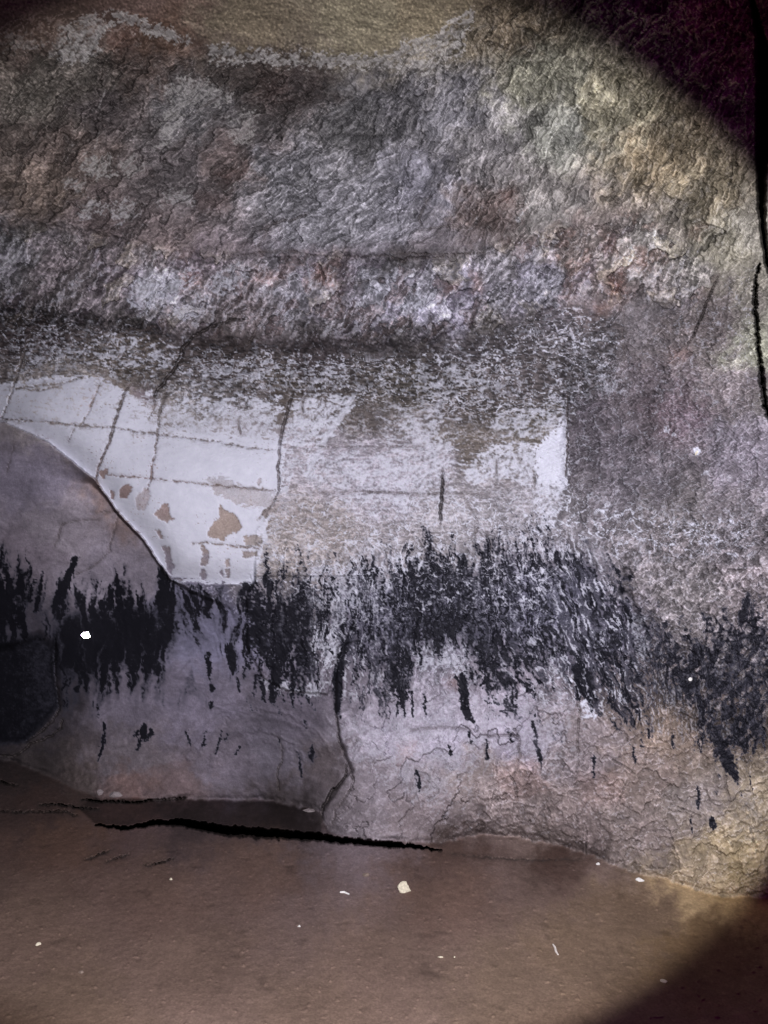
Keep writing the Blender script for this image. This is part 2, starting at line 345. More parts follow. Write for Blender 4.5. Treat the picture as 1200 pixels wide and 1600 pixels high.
# diagonal pale seam and pale runs through the soot
def cline(pts, amt, pad=12, wob=.6, rag=1.5):
    w, d, wd = line_d(pts, pad, wob)
    lay(w, amt * sm(1.5, -1.5, d - wd * .5 + grain[w] * rag))
cline([(556,612,7),(540,640,9),(520,668,9),(505,692,8),(490,720,7),(478,745,4)], .62)
cline([(433,775,3),(420,800,6),(412,830,6),(414,845,9),(424,865,3)], .85)
cline([(412,845,5),(405,870,4),(397,895,6),(394,908,4)], .85)
cline([(886,600,2),(885,700,3),(884,760,3)], .8)
# faint plaster webs: cell borders that stand proud
def web(regionmap, cell, deg, ratio, width, seed, amt, rag=.35):
    idx = np.nonzero(regionmap > 0.02)
    x = U[idx] + W3[idx] * 9 + W1[idx] * 14; y = V[idx] + W4[idx] * 7 + W2[idx] * 10
    a, b = rot(x, y, deg, cell * ratio, cell)
    f1, f2, val, _, _ = worley(a, b, seed)
    e = (f2 - f1)
    keep = sm(-.35, .25, fbm(U[idx] / 22, V[idx] / 22, seed + 3, 3) + .25)
    m = sm(width * 1.6, width * .4, e + np.abs(grain[idx]) * rag * .2) * keep * regionmap[idx]
    out = np.zeros(U.shape, f32); out[idx] = m * amt
    return out
web_a = web(webzone * (1 - alcove), 17, 0, 1.5, .085, 31, .85)
web_b = web(np.clip(webzone + fluted * .55, 0, 1) * (1 - alcove) * (V < 1010), 8, 5, 2.0, .10, 32, .5)
web_c = web(np.clip(brown2 * .8 + slabfull * (1 - slab) * .5, 0, 1), 8, 4, 3.2, .16, 33, .42)
web_d = web(right, 13, 28, 2.2, .08, 34, .36)
webs = np.maximum.reduce([web_a, web_b, web_c, web_d])
for m_ in (web_a, web_b, web_c, web_d): cal = np.maximum(cal, m_)
# white drips inside the soot
drip = sm(.10, .36, fbm(SU / 5, V / 28, 41, 4) + .45 * fbm(SU / 3.5, V / 9, 42, 3) + .25 * grain) * np.clip(fluted + .0, 0, 1) * sm(395, 470, U)
drip_soft = drip * np.interp(U, [395, 480, 540, 640, 740, 830, 900, 960, 1040, 1240], [.2, .35, .8, .4, .35, .75, .8, .9, .45, .25]).astype(f32)
cal = np.maximum(cal, drip_soft * .80)
soot *= 1 - .30 * sm(0, .35, grain) * sm(-.1, .3, streak_fine)
soot *= 1 - .60 * np.interp(U, [380, 470, 500, 600, 640, 740, 830, 860, 1000, 1060, 1240], [0, .1, .85, .7, .1, .15, .6, .85, .85, .2, .1]).astype(f32) * sm(-.05, .22, streak_big + .4 * edge_n)
soot *= (1 - .80 * drip_soft * sm(.5, 1.0, drip)) * (1 - .62 * np.clip(webs * 1.3, 0, 1))
# brown windows where the white skin has fallen off the slab
HOLES = [[(343,787),(350,795),(360,800),(372,808),(378,825),(370,832),(352,838),(350,845),(325,840),(323,835),(330,820),(342,810)],
 [(240,800),(250,795),(255,785),(262,788),(265,800),(272,812),(262,816),(248,812)],[(186,770),(190,760),(200,755),(208,762),(203,772),(198,780),(188,778)],[(170,765),(180,770),(178,780),(172,778)],
 [(212,775),(225,762),(235,768),(233,785),(225,798),(212,795)],[(155,735),(170,730),(168,740),(162,750),(156,745)],[(253,853),(266,855),(268,872),(271,885),(268,897),(262,895),(258,870)],[(243,828),(250,828),(256,842),(248,842)],
 [(315,848),(325,860),(327,875),(322,885),(313,885),(316,870)],[(313,890),(322,890),(323,908),(313,903)],[(352,873),(358,873),(358,885),(350,885)],[(345,890),(350,890),(349,902),(343,900)],[(353,888),(359,888),(359,902),(353,902)],
 [(380,838),(400,835),(410,845),(408,853),(385,853)],[(378,862),(402,862),(402,870),(380,872)],[(462,735),(470,730),(475,745),(485,760),(480,772),(450,770),(455,750)],[(402,748),(408,745),(411,755),(403,760)],
 [(345,914),(352,916),(350,935),(344,930)],[(366,920),(376,916),(376,945),(368,945)],[(323,745),(345,742),(372,757),(430,770),(436,780),(415,795),(380,792),(350,780),(332,765)],[(410,800),(430,785),(438,780),(436,792),(412,812)]]
hole = np.zeros(U.shape, f32)
for i, h in enumerate(HOLES):
    w, d = poly_sd(h, 20, 1.4, 1)
    a = .55 if i in (4, 19) else 1.
    hole[w] = np.maximum(hole[w], a * sm(1.4, -1.4, d + grain[w] * 2.5 + (hw2[w] * 9 if i == 19 else 0)))
tanarea = region([(440,775),(480,745),(520,765),(560,790),(570,830),(560,865),(500,870),(480,900),(450,910),(402,905),(412,860),(425,810)], 6, 3, 5)
cal *= (1 - .93 * hole) * (1 - .55 * tanarea * (1 - webs) * np.clip(1 + 2 * mixn, 0, 1.5))

# --- tint of the bare rock, read off the place at single points (sRGB as it shows in the torch light, rim tint and shade left in)
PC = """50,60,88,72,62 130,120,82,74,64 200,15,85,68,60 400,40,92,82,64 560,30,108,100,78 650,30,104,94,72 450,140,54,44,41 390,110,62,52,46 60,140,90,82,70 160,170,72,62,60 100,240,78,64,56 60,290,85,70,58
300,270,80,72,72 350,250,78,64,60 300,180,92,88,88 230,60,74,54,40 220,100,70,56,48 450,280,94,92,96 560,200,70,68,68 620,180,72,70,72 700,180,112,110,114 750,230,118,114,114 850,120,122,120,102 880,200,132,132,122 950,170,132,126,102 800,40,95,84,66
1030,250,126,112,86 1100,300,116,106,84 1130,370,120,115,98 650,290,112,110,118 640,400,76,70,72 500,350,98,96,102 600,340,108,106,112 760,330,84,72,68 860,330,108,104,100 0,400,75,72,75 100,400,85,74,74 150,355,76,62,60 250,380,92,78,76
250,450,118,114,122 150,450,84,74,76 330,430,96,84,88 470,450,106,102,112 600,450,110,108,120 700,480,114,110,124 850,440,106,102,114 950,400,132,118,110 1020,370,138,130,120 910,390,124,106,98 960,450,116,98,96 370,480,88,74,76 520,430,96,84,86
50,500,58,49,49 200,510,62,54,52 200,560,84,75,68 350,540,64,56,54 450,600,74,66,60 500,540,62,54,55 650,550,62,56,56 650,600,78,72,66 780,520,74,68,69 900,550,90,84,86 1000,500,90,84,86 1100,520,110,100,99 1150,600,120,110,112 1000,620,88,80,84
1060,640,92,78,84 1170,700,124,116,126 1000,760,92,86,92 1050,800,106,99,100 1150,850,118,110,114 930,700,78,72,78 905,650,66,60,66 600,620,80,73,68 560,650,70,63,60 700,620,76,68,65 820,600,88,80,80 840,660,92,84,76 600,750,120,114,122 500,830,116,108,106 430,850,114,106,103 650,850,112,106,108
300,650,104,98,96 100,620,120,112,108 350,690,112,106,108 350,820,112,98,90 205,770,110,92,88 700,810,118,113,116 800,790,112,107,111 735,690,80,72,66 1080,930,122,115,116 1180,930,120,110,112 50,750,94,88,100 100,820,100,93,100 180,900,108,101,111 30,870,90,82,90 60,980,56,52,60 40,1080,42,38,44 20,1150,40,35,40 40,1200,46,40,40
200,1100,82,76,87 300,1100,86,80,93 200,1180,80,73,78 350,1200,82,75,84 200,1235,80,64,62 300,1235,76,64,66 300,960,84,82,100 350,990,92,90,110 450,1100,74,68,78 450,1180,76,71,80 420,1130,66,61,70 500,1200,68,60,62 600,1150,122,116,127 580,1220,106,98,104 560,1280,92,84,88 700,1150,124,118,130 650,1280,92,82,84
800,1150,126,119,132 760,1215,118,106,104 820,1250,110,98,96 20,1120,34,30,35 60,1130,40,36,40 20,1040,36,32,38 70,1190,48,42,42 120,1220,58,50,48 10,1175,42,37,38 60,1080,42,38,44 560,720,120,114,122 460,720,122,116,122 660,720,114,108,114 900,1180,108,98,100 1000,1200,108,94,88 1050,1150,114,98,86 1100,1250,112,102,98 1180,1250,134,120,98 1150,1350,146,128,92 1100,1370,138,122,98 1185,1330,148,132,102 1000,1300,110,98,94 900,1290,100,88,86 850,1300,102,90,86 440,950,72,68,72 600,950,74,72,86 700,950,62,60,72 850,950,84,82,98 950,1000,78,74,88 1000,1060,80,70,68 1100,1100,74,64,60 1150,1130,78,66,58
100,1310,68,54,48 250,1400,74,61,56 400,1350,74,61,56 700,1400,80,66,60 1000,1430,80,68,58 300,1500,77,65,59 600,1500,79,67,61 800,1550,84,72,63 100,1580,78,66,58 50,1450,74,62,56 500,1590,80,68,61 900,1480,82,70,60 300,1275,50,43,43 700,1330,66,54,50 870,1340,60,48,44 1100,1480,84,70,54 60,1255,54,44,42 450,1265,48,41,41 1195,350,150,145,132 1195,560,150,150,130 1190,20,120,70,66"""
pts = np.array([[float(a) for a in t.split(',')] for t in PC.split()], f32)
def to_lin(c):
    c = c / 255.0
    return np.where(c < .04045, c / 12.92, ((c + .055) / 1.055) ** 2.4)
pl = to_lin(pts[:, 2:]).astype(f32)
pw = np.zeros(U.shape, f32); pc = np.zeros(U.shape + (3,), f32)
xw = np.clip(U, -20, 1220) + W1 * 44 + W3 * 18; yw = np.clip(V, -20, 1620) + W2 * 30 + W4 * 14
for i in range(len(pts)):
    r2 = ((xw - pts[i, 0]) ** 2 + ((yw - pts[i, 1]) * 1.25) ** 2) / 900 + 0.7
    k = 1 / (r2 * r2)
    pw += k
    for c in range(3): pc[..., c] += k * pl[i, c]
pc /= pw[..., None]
floor_m0 = sm(-3, 3, V - jline)
lum_ = pc.mean(axis=2, keepdims=True); pc = lum_ + (pc - lum_) * (.82 - .30 * band[..., None] - .22 * upleft[..., None] + .25 * floor_m0[..., None])

# ================================================================= fine relief (metres, positive = towards the viewer) and tone
H = np.zeros(U.shape, f32)
T = np.zeros(U.shape, f32)          # tone of the bare rock, -1..1
def idxof(w): return np.nonzero(w > .01)
def addrelief(w, fn):
    i = idxof(w)
    h, t = fn(U[i], V[i], i)
    H[i] += h * w[i]; T[i] += t * w[i]
def flakes(deg, ln, sh, amp, seed, tone=.5, th=.0, plates=0.0, wrp=8):
    def fn(x, y, i):
        a, b = rot(x + W1[i] * wrp, y + W2[i] * wrp, deg, ln, sh)
        n_ = fbm(a, b, seed, 4, .55)
        t = sm(th - .10, th + .10, n_)
        h = amp * (t * .9 + n_ * 1.1)
        if plates:
            wx = W3[i] * .12
            f1, f2, val, ox, oy = worley(a * 1.15 + wx, b * 1.0 + W4[i] * .12, seed)
            e = sm(.22, .0, f2 - f1)
            g1, g2, val2, qx, qy = worley(a * .36 + wx, b * .36, seed + 40)
            h = h + plates * (val - .5 + ox * .5 + oy * .9) - plates * 1.0 * e + plates * 1.5 * (val2 - .5 + qy * .4)
            t = np.clip(t * .45 + val * .55 + (val2 - .5) * .25 - .30 * e, -.2, 1.1)
        return h, (t * 2 - 1) * tone
    return fn
addrelief(upright * (1 - ceiling), flakes(60, 17, 5.5, .0034, 51, .36, .0, .0085))
addrelief(upleft * (1 - mid * .6) * (1 - ceiling), flakes(38, 24, 7, .0026, 52, .22, .08, .0060))
addrelief(upleft * (1 - ceiling), flakes(5, 15, 4, .0024, 53, .20, .08))
addrelief(mid * (1 - upright), flakes(35, 17, 4.5, .0030, 54, .44, .0, .0065))
BV = np.full(U.shape, .5, f32)
def plates(x, y, i):
    a, b = rot(x + W1[i] * 30 + W3[i] * 6, y + W2[i] * 24 + W4[i] * 6, 55, 46, 22)
    f1, f2, val, ox, oy = worley(a, b, 61)
    a2, b2 = rot(x + W3[i] * 8, y + W4[i] * 8, 62, 17, 7)
    g1, g2, v2, px, py = worley(a2, b2, 62)
    n_ = fbm(x / 9, y / 7, 63, 4)
    BV[i] = val
    h = .034 * (val - .5) + .030 * (ox * (val - .4) - oy * .7) - .014 * sm(.09, 0, f2 - f1) + .012 * (v2 - .5 - py * .5) - .006 * sm(.14, 0, g2 - g1) + .006 * n_
    t = (val - .5) * .8 + (v2 - .5) * .5 + sm(-.1, .2, n_) * .55 - .28 - .3 * sm(.12, 0, g2 - g1)
    return h, t
addrelief(band, plates)
def ripples(amp, tone, seed):
    def fn(x, y, i):
        a = hwave[i]; n_ = fbm(x / 13 + W3[i] * .4, y / 4.2 + W4[i] * .4, seed, 3)
        return amp * (a * 1.3 + sm(-.05, .2, n_)), tone * (sm(-.15, .15, n_) * 2 - 1)
    return fn
addrelief(brown2, ripples(.0038, .42, 71))
addrelief(np.clip(slabfull - slab, 0, 1) * (1 - brown2), ripples(.0022, .22, 72))
addrelief(right, flakes(26, 10, 3.6, .0042, 73, .40, .08, .0035))
def crumbs(x, y, i):
    a, b = rot(x + W3[i] * 6, y + W4[i] * 6, 35, 10, 6.5)
    f1, f2, val, ox, oy = worley(a, b, 81)
    n_ = fbm(x / 7, y / 5, 82, 3)
    return .010 * (val - .5 - oy * .5) - .009 * sm(.25, 0, f2 - f1) + .004 * n_, (val - .5) * .9 + n_ * .5 - .35 * sm(.2, 0, f2 - f1)
addrelief(crumb, crumbs)
_i = idxof(crumb); _a, _b = rot(U[_i] + W3[_i] * 3, V[_i] + W4[_i] * 3, 50, 13, 7)
_f1, _f2, _v, _, _ = worley(_a, _b, 83)
soot[_i] *= 1 - crumb[_i] * (.62 * sm(.55, .75, _v) * sm(.05, .2, _f2 - _f1) + .15)
def flutes(x, y, i):
    n_ = fbm(SU[i] / 7, y / 46, 91, 3); m = fbm(SU[i] / 4, y / 15, 92, 3)
    return .008 * n_ + .0045 * m, n_ * .5 + m * .45
addrelief(fluted, flutes)
def blocks(x, y, i):
    a, b = rot(x + W1[i] * 26 + W3[i] * 6, y + W2[i] * 22 + W4[i] * 5, 12, 26, 14)
    f1, f2, val, ox, oy = worley(a, b, 101)
    n_ = fbm(x / 10, y / 8, 102, 4)
    return .013 * (val - .5 - oy * .5) - .004 * sm(.10, 0, f2 - f1) + .006 * n_, (val - .5) * .34 + n_ * .36 - .25 * sm(.08, 0, f2 - f1) * sm(-.1, .3, blotch[i])
addrelief(lowright, blocks)
def smoothplates(x, y, i):
    a, b = rot(x + W1[i] * 40 + W3[i] * 4, y + W2[i] * 40 + W4[i] * 4, 52, 75, 40)
    f1, f2, val, ox, oy = worley(a, b, 111)
    n_ = fbm(x / 14, y / 12, 112, 4)
    return .028 * (val - .5 - oy * .4) - .005 * sm(.04, 0, f2 - f1) + .003 * n_, (val - .5) * .22 + n_ * .22
addrelief(lowmid, smoothplates)
def plain(amp, tone, sx, sy, seed):
    def fn(x, y, i):
        n_ = fbm(x / sx + W1[i], y / sy + W2[i], seed, 5, .55)
        return amp * n_, tone * n_
    return fn
addrelief(alcove, plain(.006, .30, 34, 22, 121))
addrelief(alcove, lambda x, y, i: (0.0008 * hw2[i], .12 * hw2[i]))
addrelief(ceiling, plain(.009, .26, 16, 12, 131))
addrelief(ceiling, lambda x, y, i: (.0035 * grain[i], .45 * sm(.15, .5, grain[i]) - .45 * sm(-.2, -.5, grain[i])))
addrelief(slab, lambda x, y, i: (.0009 * hw2[i] + .0012 * hwave[i], hwave[i] * .1))
FLECK = np.zeros(U.shape, f32)
def hatch(deg, ln, sh, amp, seed, tone, fleck, thr=.0, wrp=10):
    def fn(x, y, i):
        a, b = rot(x + W1[i] * wrp, y + W2[i] * wrp, deg, ln, sh)
        n_ = fbm(a, b, seed, 4, .6) + .30 * grain[i] + .35 * blotch[i]
        t = sm(thr - .05, thr + .13, n_)
        FLECK[i] = np.maximum(FLECK[i], t * fleck)
        return amp * (t * 1.2 + n_ * .8), (t * 2 - 1) * tone
    return fn
NB = (1 - band) * (1 - ceiling); floor_mm = sm(-3, 3, V - jline)
def fleckreg(w, *a, **k):
    global FLECK
    keep = FLECK; FLECK = np.zeros(U.shape, f32)
    addrelief(w, hatch(*a, **k))
    FLECK = np.maximum(keep, FLECK * w)
fleckreg(upright * NB, 62, 26, 5, .0042, 301, .26, .22, .04)
fleckreg(mid * (1 - upright) * NB, 42, 24, 4.6, .0038, 302, .24, .20, .06)
fleckreg(upleft * (1 - mid) * NB, 40, 26, 5, .0036, 303, .13, .14, .20)
fleckreg(upleft * (1 - mid) * NB, 4, 15, 3.4, .0022, 304, .15, .18, .20)
fleckreg(band, 58, 34, 8, .0060, 305, .30, .30, .04)
fleckreg(brown2, 3, 17, 3.3, .0038, 306, .34, .60, .26, 20)
fleckreg(np.clip(slabfull - slab, 0, 1) * (1 - brown2), 2, 24, 3.6, .0022, 307, .14, .34, .10, 20)
fleckreg(right, 22, 9, 3.0, .0032, 308, .20, .20, .20)
fleckreg(crumb, 30, 9, 4.5, .0050, 309, .30, .26, .08)
fleckreg(fluted * sm(560, 620, U), 88, 18, 4, .0035, 310, .15, .30, .16)
fleckreg(lowmid, 30, 14, 6, .0015, 311, .10, .16, .10)
fleckreg(lowright, 20, 12, 5, .0030, 312, .16, .22, .14)
cover = np.clip(upright + upleft + mid + band + brown2 + slabfull + alcove + right + crumb + fluted + lowmid + lowright + ceiling + floor_mm, 0, 1)
fleckreg(1 - cover, 40, 14, 4.5, .0040, 313, .30, .28, .08)
def slabs(deg, ln, sh, seed, amp, tone):
    def fn(x, y, i):
        a, b = rot(x + W1[i] * 22 + W3[i] * 5, y + W2[i] * 22 + W4[i] * 5, deg, ln, sh)
        f1, f2, val, ox, oy = worley(a, b, seed)
        e = sm(.10, 0, f2 - f1)
        return amp * (val - .5 + oy * .9) - amp * .7 * e, tone * ((val - .5) * 1.6 - .45 * e)
    return fn
addrelief(upright * NB, slabs(60, 62, 24, 401, .020, .36))
addrelief(mid * (1 - upright) * NB, slabs(44, 66, 26, 402, .020, .34))
addrelief(upleft * (1 - mid) * NB, slabs(42, 74, 30, 403, .022, .34))
addrelief(right, slabs(80, 60, 26, 404, .008, .14))
addrelief(crumb, slabs(50, 40, 24, 405, .014, .20))
addrelief(fluted, slabs(84, 60, 17, 406, .009, .10))
# folds running up to the right over the upper wall
def folds(x, y, i):
    a, b = rot(x + W1[i] * 40, y + W2[i] * 40, 48, 150, 30)
    n_ = fbm(a, b, 145, 4); r_ = ridge(a * .8, b * .8, 146, 2)
    return .014 * n_ + .010 * sm(.75, .98, r_), .55 * n_ - .45 * sm(.86, .99, r_)
addrelief(np.clip(upright + upleft + mid, 0, 1) * (1 - ceiling) * (1 - band), folds)
def folds2(x, y, i):
    a, b = rot(x + W1[i] * 30, y + W2[i] * 30, 75, 90, 20)
    n_ = fbm(a, b, 147, 4); r_ = ridge(a * .8, b * .8, 148, 2)
    return .006 * n_ + .004 * sm(.8, .98, r_), .40 * n_ + .15 * sm(.88, .99, r_)
addrelief(np.clip(right + lowright + crumb, 0, 1), folds2)
# long tool-like grooves and small fractures that follow the grain of the rock
rg = random.Random(11)
def groove(u0, v0, deg, ln, wdt, dep, fl):
    n_ = 5; a = math.radians(deg); P_ = []; x, y = u0, v0; k = rg.uniform(-.10, .10)
    for j in range(n_ + 1):
        P_.append((x, y, wdt * math.sin(math.pi * (j + .4) / (n_ + .8)))); a += k + rg.uniform(-.09, .09)
        x += math.cos(a) * ln / n_; y -= math.sin(a) * ln / n_
    w, d, wd = line_d(P_, 12, .5)
    m = sm(wd * .5 + 1.2, wd * .2, d + grain[w] * 1.4) * np.clip(wd, 0, 1)
    H[w] -= dep * m; T[w] -= .35 * m
    w2 = m * 0; m2 = sm(wd * .5 + 4, wd * .5 + 1.5, d) * sm(wd * .3, wd * .6 + 1, d) * np.clip(wd * .6, 0, 1)
    H[w] += dep * .45 * m2; T[w] += .25 * m2 * (1 + 2 * grain[w]); FLECK[w] = np.maximum(FLECK[w], fl * m2 * (.5 + 1.5 * mixn[w]))
for _ in range(55): groove(rg.uniform(600, 1150), rg.uniform(60, 380), rg.gauss(62, 9), rg.uniform(25, 120), rg.uniform(1.2, 3), .009, .3)
for _ in range(45): groove(rg.uniform(320, 760), rg.uniform(140, 385), rg.gauss(42, 12), rg.uniform(25, 110), rg.uniform(1.2, 2.6), .008, .28)
for _ in range(50): groove(rg.uniform(-30, 420), rg.uniform(100, 350), rg.gauss(48, 14), rg.uniform(25, 110), rg.uniform(1.2, 2.8), .008, .22)
for _ in range(60): groove(rg.uniform(-20, 1080), rg.uniform(370, 520), rg.gauss(60, 18), rg.uniform(20, 70), rg.uniform(1.2, 3.2), .011, .3)
for _ in range(30): groove(rg.uniform(890, 1170), rg.uniform(470, 830), rg.choice((85, 30, 60)) + rg.gauss(0, 8), rg.uniform(20, 90), rg.uniform(.8, 2), .004, .2)
for _ in range(46): groove(rg.uniform(760, 1200), rg.uniform(1100, 1350), rg.choice((100, 10, 75, -20)) + rg.gauss(0, 12), rg.uniform(15, 60), rg.uniform(1, 2.4), .007, .1)
for _ in range(34): groove(rg.uniform(400, 1150), rg.uniform(880, 1100), rg.gauss(95, 12), rg.uniform(20, 70), rg.uniform(1.2, 3), .006, .4)
for p_ in ([(410,240,2),(385,275,3),(350,300,1)], [(735,95,2),(700,125,3),(680,155,1)], [(835,265,2),(820,320,3)], [(841,268,2),(828,330,3)], [(715,262,2),(728,285,4),(722,300,2)], [(165,140,2),(153,172,3)], [(155,205,2),(148,232,3)], [(480,412,2),(486,445,4),(484,450,1)]):
    w, d, wd = line_d(p_, 12, .5); m = sm(wd * .5 + 1, wd * .3, d); H[w] += .006 * m; FLECK[w] = np.maximum(FLECK[w], .45 * m)
for p_ in ([(815,165,2),(813,185,3),(814,206,1)], [(748,262,6),(760,285,10),(772,310,3)], [(880,150,1),(905,175,2.5),(915,200,1)], [(600,330,1),(640,270,1)], [(965,90,1),(985,120,3),(990,140,1)], [(1010,300,1),(1030,330,2),(1060,360,2)], [(975,250,2),(960,280,2),(955,300,1)]):
    w, d, wd = line_d(p_, 12, .8); m = sm(wd * .5 + 1, wd * .2, d + grain[w] * 2); H[w] -= .010 * m; T[w] -= .4 * m
# slow undulation everywhere
H += .020 * fbm(U / 170, V / 120, 141, 3) + .006 * fbm(U / 45, V / 38, 142, 2) * (1 - slab * .5)
# skins standing proud of the rock
H += .0022 * sm(.25, .6, cal) * (1 - slab) + .0034 * np.clip(webs * 1.2, 0, 1) - .0065 * hole * slab

